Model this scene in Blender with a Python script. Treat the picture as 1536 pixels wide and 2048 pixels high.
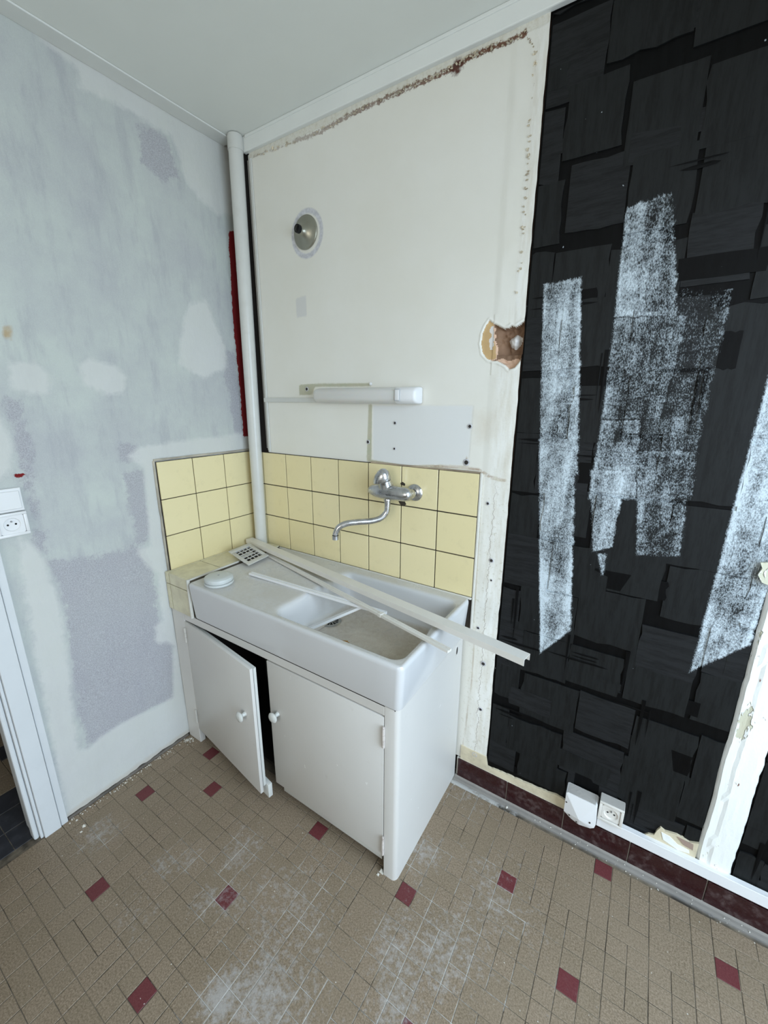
import bpy, bmesh, math, random
from mathutils import Vector, Matrix, noise
for o in list(bpy.data.objects): bpy.data.objects.remove(o)
SC = bpy.context.scene
COL = SC.collection
random.seed(7)

# ---------------------------------------------------------------- camera
cam_d = bpy.data.cameras.new('camera'); cam = bpy.data.objects.new('camera', cam_d); COL.objects.link(cam)
R = ((0.8405449743, 0.5417171320, 0.0051667280), (0.1448301104, -0.2155123024, -0.9657011373), (-0.5220233570, 0.8124635354, -0.2596047347))
m = Matrix(((R[0][0], -R[1][0], -R[2][0], 1.58611), (R[0][1], -R[1][1], -R[2][1], -1.30342), (R[0][2], -R[1][2], -R[2][2], 1.47768), (0, 0, 0, 1)))
cam.matrix_world = m
cam_d.sensor_fit = 'HORIZONTAL'; cam_d.sensor_width = 36; cam_d.lens = 36*818.587/1536
cam_d.clip_start = 0.02
SC.camera = cam

# ---------------------------------------------------------------- world, daylight, exposure
world = bpy.data.worlds.new('sky'); SC.world = world; world.use_nodes = True
wn = world.node_tree; wn.nodes.clear()
tc = wn.nodes.new('ShaderNodeTexCoord'); sp = wn.nodes.new('ShaderNodeSeparateXYZ'); wn.links.new(tc.outputs['Generated'], sp.inputs[0])
rp = wn.nodes.new('ShaderNodeValToRGB'); wn.links.new(sp.outputs['Z'], rp.inputs[0])
rp.color_ramp.elements[0].position = 0.0; rp.color_ramp.elements[0].color = (0.30, 0.29, 0.27, 1)
rp.color_ramp.elements[1].position = 0.06; rp.color_ramp.elements[1].color = (0.80, 0.90, 1.0, 1)
e = rp.color_ramp.elements.new(0.9); e.color = (0.66, 0.80, 1.0, 1)
bg = wn.nodes.new('ShaderNodeBackground'); bg.inputs[1].default_value = 1.0
wo = wn.nodes.new('ShaderNodeOutputWorld'); wn.links.new(rp.outputs[0], bg.inputs[0]); wn.links.new(bg.outputs[0], wo.inputs[0])

WIN = (2.78, -1.75, -0.40, 0.05, 2.15)      # x, y0, y1, z0, z1 of the window opening in the right wall
ld = bpy.data.lights.new('window_daylight', 'AREA'); lo = bpy.data.objects.new('window_daylight', ld); COL.objects.link(lo)
ld.shape = 'RECTANGLE'; ld.size = WIN[4]-WIN[3]; ld.size_y = WIN[2]-WIN[1]
lo.location = (WIN[0]+0.13, (WIN[1]+WIN[2])/2, (WIN[3]+WIN[4])/2+0.12); lo.rotation_euler = (0, math.radians(90-40), 0)
ld.energy = 51; ld.color = (0.66, 0.83, 1.0)
FILL_OPEN = (-3.5, 0.95, 2.25, 1.0, 2.25)        # y, x0, x1, z0, z1 of an unseen opening added behind the camera for a fill lamp
ld2_ = bpy.data.lights.new('rear_fill', 'AREA'); lo2 = bpy.data.objects.new('rear_fill', ld2_); COL.objects.link(lo2)  # warm fill lamp, added to brighten the surfaces facing the camera
ld2_.shape = 'RECTANGLE'; ld2_.size = FILL_OPEN[2]-FILL_OPEN[1]; ld2_.size_y = FILL_OPEN[4]-FILL_OPEN[3]
lo2.location = ((FILL_OPEN[1]+FILL_OPEN[2])/2, FILL_OPEN[0]-0.12, (FILL_OPEN[3]+FILL_OPEN[4])/2); lo2.rotation_euler = (math.radians(90), 0, 0)
ld2_.energy = 17; ld2_.color = (1.0, 0.955, 0.86)
SC.view_settings.view_transform = 'Standard'; SC.view_settings.look = 'None'
SC.view_settings.gamma = 1; SC.view_settings.use_curve_mapping = False
SC.view_settings.exposure = 0.55

# ---------------------------------------------------------------- node helpers
class NT:
    def __init__(s, name, rough=0.6, spec=0.5, metal=0.0):
        s.m = bpy.data.materials.new(name); s.m.use_nodes = True; s.t = s.m.node_tree
        s.b = s.t.nodes['Principled BSDF']; s.b.inputs['Roughness'].default_value = rough
        s.b.inputs['Metallic'].default_value = metal; s.b.inputs['Specular IOR Level'].default_value = spec
        s._pos = None
    def set(s, sock, v):
        if v is None: return
        if isinstance(v, bpy.types.NodeSocket): s.t.links.new(v, sock)
        elif isinstance(v, (tuple, list)):
            sock.default_value = tuple(v)+(1,) if (len(v) == 3 and sock.type == 'RGBA') else v
        else: sock.default_value = v
    def pos(s):
        if not s._pos: s._pos = s.t.nodes.new('ShaderNodeNewGeometry').outputs['Position']
        return s._pos
    def math(s, op, a, b=None, c=None, clamp=False):
        n = s.t.nodes.new('ShaderNodeMath'); n.operation = op; n.use_clamp = clamp
        s.set(n.inputs[0], a); s.set(n.inputs[1], b)
        if c is not None: s.set(n.inputs[2], c)
        return n.outputs[0]
    def mix(s, f, a, b, blend='MIX'):
        n = s.t.nodes.new('ShaderNodeMix'); n.data_type = 'RGBA'; n.blend_type = blend
        s.set(n.inputs[0], f); s.set(n.inputs[6], a); s.set(n.inputs[7], b); return n.outputs[2]
    def scaled(s, v, k):
        n = s.t.nodes.new('ShaderNodeVectorMath'); n.operation = 'MULTIPLY'; s.set(n.inputs[0], v); n.inputs[1].default_value = k; return n.outputs[0]
    def noise(s, scale, detail=3, rough=0.55, stretch=None, out=0, dist=0):
        n = s.t.nodes.new('ShaderNodeTexNoise'); n.inputs['Scale'].default_value = scale; n.inputs['Detail'].default_value = detail
        n.inputs['Roughness'].default_value = rough; n.inputs['Distortion'].default_value = dist
        s.t.links.new(s.scaled(s.pos(), stretch) if stretch else s.pos(), n.inputs['Vector']); return n.outputs[out]
    def rng(s, v, a, b, c=0.0, d=1.0):
        n = s.t.nodes.new('ShaderNodeMapRange'); s.set(n.inputs[0], v)
        for i, k in enumerate((a, b, c, d)): n.inputs[i+1].default_value = k
        return n.outputs[0]
    def attr(s, name, typ='GEOMETRY', out='Fac'):
        n = s.t.nodes.new('ShaderNodeAttribute'); n.attribute_name = name; n.attribute_type = typ; return n.outputs[out]
    def rand(s): return s.t.nodes.new('ShaderNodeObjectInfo').outputs['Random']
    def sep(s):
        n = s.t.nodes.new('ShaderNodeSeparateXYZ'); s.t.links.new(s.pos(), n.inputs[0]); return n.outputs
    def blob(s, x, y, r, z=None):
        n = s.t.nodes.new('ShaderNodeVectorMath'); n.operation = 'DISTANCE'; s.set(n.inputs[0], s.pos()); n.inputs[1].default_value = (x, y, z or 0)
        return s.rng(n.outputs['Value'], r, 0.0)
    def bump(s, h, strength=0.3, dist=0.002):
        n = s.t.nodes.new('ShaderNodeBump'); n.inputs['Strength'].default_value = strength; n.inputs['Distance'].default_value = dist
        s.set(n.inputs['Height'], h); s.t.links.new(n.outputs[0], s.b.inputs['Normal'])
    def col(s, c): s.set(s.b.inputs['Base Color'], c)
    def rough(s, c): s.set(s.b.inputs['Roughness'], c)

def simple(name, c, rough=0.5, metal=0.0, bump=0.0, bscale=60, var=0.06, spec=0.5, dirt=0.0, dcol=(0.25, 0.2, 0.14)):
    k = NT(name, rough, spec, metal)
    n = k.noise(9, 4)
    v = k.mix(k.rng(n, 0.3, 0.7), tuple(x*(1-var) for x in c), tuple(min(1, x*(1+var)) for x in c))
    if dirt: v = k.mix(k.math('MULTIPLY', k.rng(k.noise(22, 6, 0.7), 0.52, 0.75), dirt), v, dcol)
    k.col(v)
    if bump: k.bump(k.noise(bscale, 4), bump, 0.002)
    return k.m

# ---------------------------------------------------------------- object helpers
def add(name, me, mat, parent=None, **kw):
    o = bpy.data.objects.new(name, me); COL.objects.link(o)
    if mat and not me.materials:
        me.materials.append(mat)
    if parent: o.parent = parent
    for k, v in kw.items(): o[k] = v
    return o
def mesh(bm, smooth=False, name='m'):
    me = bpy.data.meshes.new(name); bmesh.ops.recalc_face_normals(bm, faces=bm.faces); bm.to_mesh(me); bm.free()
    if smooth:
        for p in me.polygons: p.use_smooth = True
        try: me.set_sharp_from_angle(angle=math.radians(38))
        except Exception: pass
    return me
def empty(name, loc, label, cat, group=None, rot=(0, 0, 0)):
    o = bpy.data.objects.new(name, None); COL.objects.link(o); o.location = loc; o.rotation_euler = rot
    o.empty_display_size = 0.05; o['label'] = label; o['category'] = cat
    if group: o['group'] = group
    return o
def tag(o, label, cat, group=None):
    o['label'] = label; o['category'] = cat
    if group: o['group'] = group
    return o
def box(bm, x0, x1, y0, y1, z0, z1, bevel=0.0, seg=2, mtx=None):
    r = bmesh.ops.create_cube(bm, size=1)
    vs = r['verts']
    for v in vs: v.co = Vector(((x0+x1)/2+v.co.x*(x1-x0), (y0+y1)/2+v.co.y*(y1-y0), (z0+z1)/2+v.co.z*(z1-z0)))
    if bevel:
        es = {e for v in vs for e in v.link_edges}
        r = bmesh.ops.bevel(bm, geom=list(es), offset=bevel, segments=seg, affect='EDGES', profile=0.5)
        vs = list({v for f in r['faces'] for v in f.verts} | {v for v in vs if v.is_valid})
    if mtx:
        for v in vs: v.co = mtx @ v.co
def boxo(name, mat, d, parent=None, bevel=0.0, smooth=False, **kw):
    bm = bmesh.new(); box(bm, *d, bevel=bevel); return add(name, mesh(bm, smooth), mat, parent, **kw)
def frames(pts):
    pts = [Vector(p) for p in pts]; T = []
    for i in range(len(pts)):
        a = pts[max(0, i-1)]; b = pts[min(len(pts)-1, i+1)]; T.append((b-a).normalized())
    up = Vector((0, 0, 1)) if abs(T[0].z) < 0.9 else Vector((1, 0, 0))
    u = T[0].cross(up).normalized(); out = []
    for i, t in enumerate(T):
        u = (u-t*u.dot(t)).normalized(); out.append((pts[i], u, t.cross(u).normalized(), t))
    return out
def tube(bm, pts, rad, n=20, caps=True, sy=1.0):
    fr = frames(pts); rings = []
    for i, (p, u, v, t) in enumerate(fr):
        r = rad[i] if isinstance(rad, (list, tuple)) else rad
        rings.append([bm.verts.new(p+u*r*math.cos(a)+v*r*sy*math.sin(a)) for a in [2*math.pi*k/n for k in range(n)]])
    for a, b in zip(rings, rings[1:]):
        for k in range(n): bm.faces.new((a[k], a[(k+1) % n], b[(k+1) % n], b[k]))
    if caps: bm.faces.new(rings[0][::-1]); bm.faces.new(rings[-1])
def lathe(bm, prof, axis_o, axis_d, n=32):
    axis_o = Vector(axis_o); d = Vector(axis_d).normalized(); up = Vector((0, 0, 1)) if abs(d.z) < 0.9 else Vector((1, 0, 0))
    u = d.cross(up).normalized(); v = d.cross(u); rings = []
    for r, h in prof:
        if r < 1e-5: rings.append([bm.verts.new(axis_o+d*h)])
        else: rings.append([bm.verts.new(axis_o+d*h+u*r*math.cos(2*math.pi*k/n)+v*r*math.sin(2*math.pi*k/n)) for k in range(n)])
    for a, b in zip(rings, rings[1:]):
        for k in range(n):
            q = [a[k % len(a)], a[(k+1) % len(a)], b[(k+1) % len(b)], b[k % len(b)]]
            w = []
            for x in q:
                if x not in w: w.append(x)
            if len(w) > 2: bm.faces.new(w)
def bez(p, n=24):   # Catmull-Rom through points
    p = [Vector(q) for q in p]; p = [p[0]*2-p[1]]+p+[p[-1]*2-p[-2]]; out = []
    for i in range(1, len(p)-2):
        for k in range(n):
            t = k/n; a, b, c, d = p[i-1:i+3]
            out.append(0.5*((2*b)+(c-a)*t+(2*a-5*b+4*c-d)*t*t+(3*b-3*c+d-a)*t*t*t))
    out.append(p[-2]); return out
def extr(bm, prof, A, B, up=(0, 0, 1)):
    A = Vector(A); B = Vector(B); t = (B-A).normalized(); u = t.cross(Vector(up)).normalized(); v = u.cross(t).normalized()
    ra = [bm.verts.new(A+u*x+v*y) for x, y in prof]; rb = [bm.verts.new(B+u*x+v*y) for x, y in prof]; n = len(prof)
    for k in range(n): bm.faces.new((ra[k], ra[(k+1) % n], rb[(k+1) % n], rb[k]))
    bm.faces.new(ra[::-1]); bm.faces.new(rb)
def sdf(poly, x, y):     # signed distance, positive inside
    d = 1e9; ins = False; n = len(poly)
    for i in range(n):
        ax, ay = poly[i]; bx, by = poly[(i+1) % n]; ex = bx-ax; ey = by-ay; wx = x-ax; wy = y-ay
        t = max(0, min(1, (wx*ex+wy*ey)/(ex*ex+ey*ey+1e-12))); d = min(d, (wx-ex*t)**2+(wy-ey*t)**2)
        if (ay > y) != (by > y) and x < (bx-ax)*(y-ay)/(by-ay)+ax: ins = not ins
    d = math.sqrt(d); return d if ins else -d
def ldist(line, x, y):
    d = 1e9
    for (ax, ay), (bx, by) in zip(line, line[1:]):
        ex = bx-ax; ey = by-ay; t = max(0, min(1, ((x-ax)*ex+(y-ay)*ey)/(ex*ex+ey*ey+1e-12))); d = min(d, (x-ax-ex*t)**2+(y-ay-ey*t)**2)
    return math.sqrt(d)
def setattr_f(me, name, vals):
    a = me.attributes.new(name, 'FLOAT', 'POINT'); a.data.foreach_set('value', vals)

PL = {'fill':[[[-0.716,2.474],[-0.673,2.471],[-0.531,2.419],[-0.532,2.383],[-0.425,2.388],[-0.251,2.383],[-0.234,2.361],[-0.205,2.26],[-0.15,2.221],[-0.073,2.191],[0.056,2.233],[0.081,2.476],[0.001,2.473]],[[-0.283,1.776],[-0.243,1.847],[-0.169,1.874],[-0.136,1.798],[-0.093,1.704],[-0.094,1.616],[-0.214,1.565],[-0.319,1.614]],[[-0.663,1.589],[-0.624,1.614],[-0.552,1.597],[-0.518,1.559],[-0.535,1.5],[-0.584,1.495],[-0.653,1.521]],[[-0.843,1.576],[-0.777,1.594],[-0.74,1.562],[-0.757,1.496],[-0.807,1.488],[-0.849,1.508]],[[-0.905,1.44],[-0.877,1.419],[-0.869,1.355],[-0.887,1.27],[-0.919,1.246],[-0.94,1.249]],[[-0.558,1.278],[-0.527,1.312],[-0.471,1.32],[0.013,1.342],[0.003,1.242],[-0.457,1.258],[-0.474,0.639],[-0.444,0.159],[-0.46,-0.108],[-0.965,-0.04],[-0.93,0.817],[-0.909,1.111],[-0.883,1.05],[-0.863,1.016],[-0.842,0.868],[-0.847,0.664],[-0.873,0.373],[-0.878,0.246],[-0.854,0.232],[-0.803,0.252],[-0.734,0.254],[-0.526,0.224],[-0.497,0.473],[-0.561,0.519],[-0.558,0.598],[-0.522,0.604],[-0.515,0.802],[-0.556,0.859],[-0.583,0.909],[-0.568,0.935],[-0.526,0.933],[-0.509,1.236]]],'lav':[[[-0.85,0.978],[-0.724,0.945],[-0.54,0.935],[-0.529,0.84],[-0.536,0.617],[-0.497,0.483],[-0.52,0.229],[-0.733,0.251],[-0.854,0.235],[-0.853,0.342],[-0.862,0.381],[-0.843,0.631],[-0.833,0.777]],[[-0.585,1.229],[-0.507,1.227],[-0.525,0.941],[-0.573,0.955]],[[-0.582,1.329],[-0.511,1.323],[-0.518,1.274],[-0.589,1.256]],[[-0.865,1.481],[-0.826,1.481],[-0.822,1.374],[-0.837,1.217],[-0.849,1.109],[-0.867,1.114],[-0.861,1.221],[-0.865,1.326]],[[-0.89,1.088],[-0.843,1.075],[-0.843,1.001],[-0.873,1.01]],[[-0.373,2.362],[-0.253,2.374],[-0.239,2.326],[-0.22,2.255],[-0.292,2.228],[-0.365,2.253]],[[-0.052,1.694],[-0.126,1.686],[-0.106,1.539],[-0.088,1.349],[-0.041,1.291],[-0.032,1.38]]],'red':[[[-0.031,2.153],[-0.001,2.162],[-0.005,2.008],[0.016,1.804],[0.017,1.615],[-0.004,1.32],[-0.039,1.318],[-0.042,1.417],[-0.039,1.526],[-0.042,1.653],[-0.046,1.815],[-0.037,2.009]],[[-0.886,1.266],[-0.857,1.266],[-0.858,1.253],[-0.886,1.255]]],'tanspot':[[[-0.834,1.676],[-0.816,1.678],[-0.824,1.644],[-0.837,1.649]]],'peel':[[0.133,2.388],[0.258,2.381],[0.351,2.378],[0.48,2.371],[0.58,2.38],[0.672,2.383],[0.757,2.382],[0.83,2.382],[0.92,2.38],[0.982,2.382],[1.041,2.389],[1.104,2.384],[1.169,2.384]],'peelv':[[1.169,2.384],[1.194,2.351],[1.2,2.317],[1.199,2.27],[1.199,2.188],[1.203,2.106],[1.204,2.001],[1.208,1.89],[1.199,1.775]],'patch':[[[0.695,1.466],[1.09,1.469],[1.086,1.302],[1.072,1.272],[0.829,1.251],[0.697,1.261]]],'green':[[[0.326,1.544],[0.446,1.548],[0.686,1.544],[0.691,1.533],[0.411,1.536],[0.398,1.505],[0.326,1.504]],[[0.678,1.468],[0.693,1.469],[0.689,1.256],[0.668,1.254]],[[0.664,1.267],[0.697,1.261],[0.839,1.252],[0.993,1.266],[0.994,1.257],[0.839,1.24],[0.685,1.243]]],'stain':[[[1.099,1.442],[1.169,1.45],[1.161,1.37],[1.112,1.353]]],'hole':[[1.124,1.717],[1.139,1.706],[1.17,1.69],[1.184,1.691],[1.191,1.696],[1.204,1.692],[1.228,1.705],[1.229,1.652],[1.23,1.623],[1.227,1.6],[1.211,1.58],[1.195,1.575],[1.185,1.587],[1.157,1.6],[1.142,1.601],[1.125,1.608],[1.109,1.625],[1.102,1.653],[1.105,1.683],[1.113,1.702]],'holetan':[[1.124,1.717],[1.14,1.707],[1.146,1.659],[1.154,1.639],[1.155,1.606],[1.142,1.601],[1.125,1.608],[1.109,1.625],[1.102,1.653],[1.105,1.683],[1.113,1.702]],'holeblob':[[1.18,1.659],[1.204,1.676],[1.223,1.664],[1.221,1.649],[1.215,1.638],[1.203,1.629],[1.188,1.641]],'S':[[1,[[1.272,1.796],[1.37,1.801],[1.423,1.275],[1.309,1.298]]],[1,[[1.305,1.339],[1.41,1.346],[1.46,0.776],[1.376,0.66]]],[0.8,[[1.451,1.944],[1.548,1.956],[1.599,1.681],[1.459,1.694]]],[0.65,[[1.459,1.694],[1.622,1.684],[1.6,1.437],[1.462,1.433]]],[0.8,[[1.462,1.433],[1.557,1.436],[1.577,1.22],[1.456,1.204]]],[0.9,[[1.452,1.293],[1.542,1.301],[1.54,1.073],[1.487,1.047]]],[0.9,[[1.501,1.05],[1.526,1.055],[1.529,0.982],[1.52,0.98]]],[0.5,[[1.59,1.747],[1.696,1.733],[1.695,1.608],[1.614,1.596]]],[0.5,[[1.614,1.596],[1.693,1.608],[1.694,1.451],[1.6,1.437]]],[0.6,[[1.557,1.436],[1.686,1.457],[1.7,1.236],[1.577,1.22]]],[0.7,[[1.557,1.356],[1.684,1.364],[1.699,1.077],[1.598,1.062]]],[1,[[1.792,1.574],[1.915,1.568],[1.88,0.873],[1.772,0.747]]]]}
def spread(polys, x, y): return max(max(sdf(p, x, y) for p in polys), -0.2)

# ---------------------------------------------------------------- materials
def wall_left_mat():
    k = NT('scraped_plaster', 0.85, 0.25)
    nb = k.noise(3.2, 6, 0.68); nf = k.noise(55, 4, 0.7); nd = k.noise(14, 4, 0.65)
    st = k.noise(300, 4, 0.8, dist=0.3); sv = k.noise(16, 4, 0.7, (1, 1.0, 0.22))
    base = k.mix(k.rng(nb, 0.38, 0.62), (0.53, 0.56, 0.52), (0.455, 0.465, 0.465))
    base = k.mix(k.math('MULTIPLY', k.rng(sv, 0.5, 0.66), 0.5), base, (0.37, 0.37, 0.395))
    base = k.mix(k.math('MULTIPLY', k.rng(st, 0.45, 0.62), 0.20), base, (0.62, 0.64, 0.63))
    def m(name, w, am, soft=0.006):
        v = k.math('ADD', k.attr(name), k.math('MULTIPLY', k.math('SUBTRACT', nf, 0.5), am))
        v = k.math('ADD', v, k.math('MULTIPLY', k.math('SUBTRACT', nd, 0.5), am*1.2))
        return k.rng(v, -soft, w)
    lav = k.mix(k.rng(st, 0.42, 0.60), (0.315, 0.30, 0.325), (0.48, 0.48, 0.505))
    c = k.mix(k.math('MULTIPLY', m('lav', 0.008, 0.055), 0.80), base, lav)
    c = k.mix(m('red', 0.001, 0.012, 0.001), c, (0.20, 0.014, 0.014))
    fil = k.mix(k.rng(nb, 0.35, 0.65), (0.61, 0.61, 0.575), (0.65, 0.65, 0.625))
    c = k.mix(k.math('MULTIPLY', m('fill', 0.012, 0.032), 0.76), c, fil)
    c = k.mix(k.math('MULTIPLY', m('tan', 0.004, 0.01), 0.7), c, (0.42, 0.27, 0.10))
    c = k.mix(m('red', 0.001, 0.020, 0.001), c, (0.19, 0.012, 0.014))
    s = k.sep(); foot = k.rng(k.math('ADD', s[2], k.math('MULTIPLY', nd, 0.03)), 0.05, 0.035)
    c = k.mix(k.math('MULTIPLY', foot, 0.6), c, (0.52, 0.47, 0.40))
    k.col(c)
    h = k.math('ADD', k.math('MULTIPLY', nf, 0.5), k.math('MULTIPLY', k.rng(k.attr('fill'), -0.004, 0.01), 0.9))
    h = k.math('ADD', h, k.math('MULTIPLY', st, 0.25)); h = k.math('ADD', h, k.math('MULTIPLY', sv, 0.8)); k.bump(h, 0.5, 0.0025)
    return k.m
def wall_back_mat():
    k = NT('old_white_paint', 0.42, 0.4)
    nb = k.noise(2.4, 4, 0.6); nf = k.noise(70, 5, 0.75); nd = k.noise(18, 5, 0.7); s = k.sep(); sv = k.noise(40, 4, 0.7, (1, 1, 0.16))
    c = k.mix(k.rng(nb, 0.35, 0.65), (0.745, 0.725, 0.65), (0.78, 0.765, 0.705))
    def m(name, w, am, soft=0.003):
        v = k.math('ADD', k.attr(name), k.math('MULTIPLY', k.math('SUBTRACT', nf, 0.5), am))
        return k.rng(v, -soft, w)
    c = k.mix(k.math('MULTIPLY', m('patch', 0.006, 0.006), 0.75), c, (0.70, 0.71, 0.71))
    # rough strip along the right edge and beside the tiles
    edge = k.rng(k.math('ADD', s[0], k.math('MULTIPLY', k.math('SUBTRACT', nd, 0.5), 0.03)), 1.15, 1.175)
    edge = k.math('MULTIPLY', edge, k.math('MAXIMUM', k.rng(s[2], 1.80, 1.65), k.rng(k.math('ADD', s[0], k.math('MULTIPLY', k.math('SUBTRACT', nd, 0.5), 0.02)), 1.193, 1.203)))
    c = k.mix(edge, c, k.mix(k.rng(sv, 0.4, 0.68), (0.80, 0.79, 0.74), (0.68, 0.645, 0.56)))
    c = k.mix(k.math('MULTIPLY', m('stain', 0.03, 0.05, 0.02), 0.30), c, (0.52, 0.42, 0.30))
    pe = k.math('SUBTRACT', 0.010, k.attr('peel'))
    up = k.rng(k.math('ADD', k.attr('band'), k.math('MULTIPLY', k.math('SUBTRACT', nd, .5), 0.01)), -0.002, 0.002)
    c = k.mix(k.math('MULTIPLY', up, 0.55), c, k.mix(k.rng(nf, 0.45, 0.62), (0.66, 0.64, 0.56), (0.50, 0.45, 0.34)))
    pk = k.rng(k.math('ADD', pe, k.math('MULTIPLY', k.math('SUBTRACT', nf, 0.55), 0.035)), 0.0, 0.003)
    wet = k.rng(k.math('ADD', s[0], k.math('MULTIPLY', nd, 0.3)), 0.35, 1.15, 0.35, 1.0)
    c = k.mix(k.math('MULTIPLY', pk, wet), c, k.mix(nf, (0.23, 0.12, 0.07), (0.11, 0.045, 0.03)))
    c = k.mix(k.rng(k.math('ADD', k.blob(0.982, 0.0, 0.034, 2.380), k.math('MULTIPLY', k.math('SUBTRACT', nf, .5), 1.2)), 0.35, 0.7), c, (0.09, 0.03, 0.02))
    c = k.mix(k.math('MULTIPLY', m('green', 0.002, 0.006), 0.85), c, k.mix(k.rng(nd, 0.4, 0.6), (0.40, 0.41, 0.28), (0.47, 0.43, 0.31)))
    c = k.mix(k.math('MULTIPLY', m('edge', 0.002, 0.014), 0.85), c, k.mix(k.rng(nf, 0.42, 0.6), (0.36, 0.24, 0.17), (0.62, 0.58, 0.46)))
    c = k.mix(k.math('MULTIPLY', k.rng(k.math('ABSOLUTE', k.attr('ring')), 0.014, 0.007), 0.85), c, k.mix(k.rng(nf, 0.42, 0.6), (0.44, 0.44, 0.48), (0.62, 0.62, 0.66)))
    c = k.mix(k.math('MULTIPLY', m('sq', 0.004, 0.006), 0.5), c, (0.54, 0.54, 0.56))
    # hairline cracks down the rough strip
    cr = k.rng(k.math('ABSOLUTE', k.math('SUBTRACT', k.math('ADD', s[0], k.math('MULTIPLY', k.noise(22, 5, 0.7, (0.15, 0.15, 1)), 0.05)), 1.206)), 0.0012, 0.0004)
    low = k.rng(s[2], 1.25, 1.15)
    c = k.mix(k.math('MULTIPLY', k.math('MULTIPLY', cr, low), 0.7), c, (0.20, 0.13, 0.09))
    lowd = k.math('MULTIPLY', k.math('MULTIPLY', low, k.rng(s[0], 1.10, 1.13)), k.rng(nf, 0.56, 0.66))
    c = k.mix(k.math('MULTIPLY', lowd, 0.5), c, (0.46, 0.42, 0.30))
    k.col(c); k.rough(k.rng(nf, 0.3, 0.7, 0.35, 0.6))
    h = k.math('ADD', k.math('MULTIPLY', nd, 0.25), k.math('MULTIPLY', nf, k.math('ADD', 0.12, k.math('MULTIPLY', k.math('ADD', pk, edge), 0.5))))
    h = k.math('SUBTRACT', h, k.math('MULTIPLY', up, 0.5)); h = k.math('ADD', h, k.math('MULTIPLY', k.rng(k.attr('patch'), -0.003, 0.003), -0.25))
    k.bump(h, 0.45, 0.004); return k.m
def black_mat(name, rough, tone):
    """black paint with rolled-on white primer; the strokes are convex quads on the wall plane"""
    k = NT(name, rough, 0.12 if 'gloss' in name else 0.25); s = k.sep(); x, z = s[0], s[2]
    nf = k.noise(430, 3, 0.75, (1, 1, 0.5)); nd = k.noise(40, 4, 0.7); nb = k.noise(6, 3); ns = k.noise(120, 4, 0.8, (1, 1, 0.09))
    tot = None
    xx = k.math('ADD', x, k.math('MULTIPLY', k.math('SUBTRACT', nd, 0.5), 0.012)); zz = k.math('ADD', z, k.math('MULTIPLY', k.math('SUBTRACT', nd, 0.5), 0.02))
    for w, q in PL['S']:
        cx = sum(p[0] for p in q)/4; cz = sum(p[1] for p in q)/4; mn = None
        for i in range(4):
            (ax, az), (bx, bz) = q[i], q[(i+1) % 4]; nx, nz = bz-az, -(bx-ax); L = math.hypot(nx, nz); nx /= L; nz /= L
            if (cx-ax)*nx+(cz-az)*nz < 0: nx, nz = -nx, -nz
            d = k.math('MULTIPLY_ADD', xx, nx, k.math('MULTIPLY_ADD', zz, nz, -(ax*nx+az*nz)))
            mn = d if mn is None else k.math('MINIMUM', mn, d)
        v = k.math('MULTIPLY', k.rng(mn, -0.005, 0.004), w)
        if w > 0.6: v = k.math('ADD', v, k.math('MULTIPLY', k.rng(k.math('ABSOLUTE', k.math('SUBTRACT', mn, 0.006)), 0.012, 0.0), 0.10))
        tot = v if tot is None else k.math('MAXIMUM', tot, v)
    scr = k.rng(ns, 0.42, 0.6)
    dens = k.math('MULTIPLY', k.math('MULTIPLY', tot, k.rng(nb, 0.3, 0.7, 0.62, 1.15)), k.rng(k.noise(26, 3, 0.6, (1, 1, 0.10)), 0.35, 0.65, 0.72, 1.15))
    grain = k.math('MULTIPLY_ADD', nf, 1.0, k.math('MULTIPLY', k.math('SUBTRACT', nd, 0.5), 0.5))
    cov = k.rng(k.math('SUBTRACT', k.math('MULTIPLY_ADD', dens, 0.54, 0.09), grain), -0.17, 0.21)
    cov = k.math('MULTIPLY', cov, k.rng(tot, 0.02, 0.2))
    cov = k.math('MULTIPLY', cov, k.rng(tot, 0.1, 0.9, 0.55, 0.90))
    spk = k.rng(k.noise(85, 1, 0.5), 0.80, 0.83)
    hz = k.noise(60, 4, 0.8, (0.12, 1, 1)) if 'charcoal' in name else k.noise(60, 4, 0.8, (1, 1, 0.12))
    blk = k.mix(k.rng(hz, 0.38, 0.56), tuple(t*0.45 for t in tone), tuple(t*1.2 for t in tone))
    c = k.mix(k.math('MAXIMUM', cov, k.math('MULTIPLY', spk, 0.5)), blk, (0.62, 0.70, 0.75))
    k.col(c); k.rough(k.mix(cov, (rough,)*3, (0.7,)*3))
    h = k.math('ADD', k.math('MULTIPLY', ns, 0.5), k.math('MULTIPLY', cov, 0.5)); k.bump(h, 0.25, 0.002); return k.m
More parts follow.
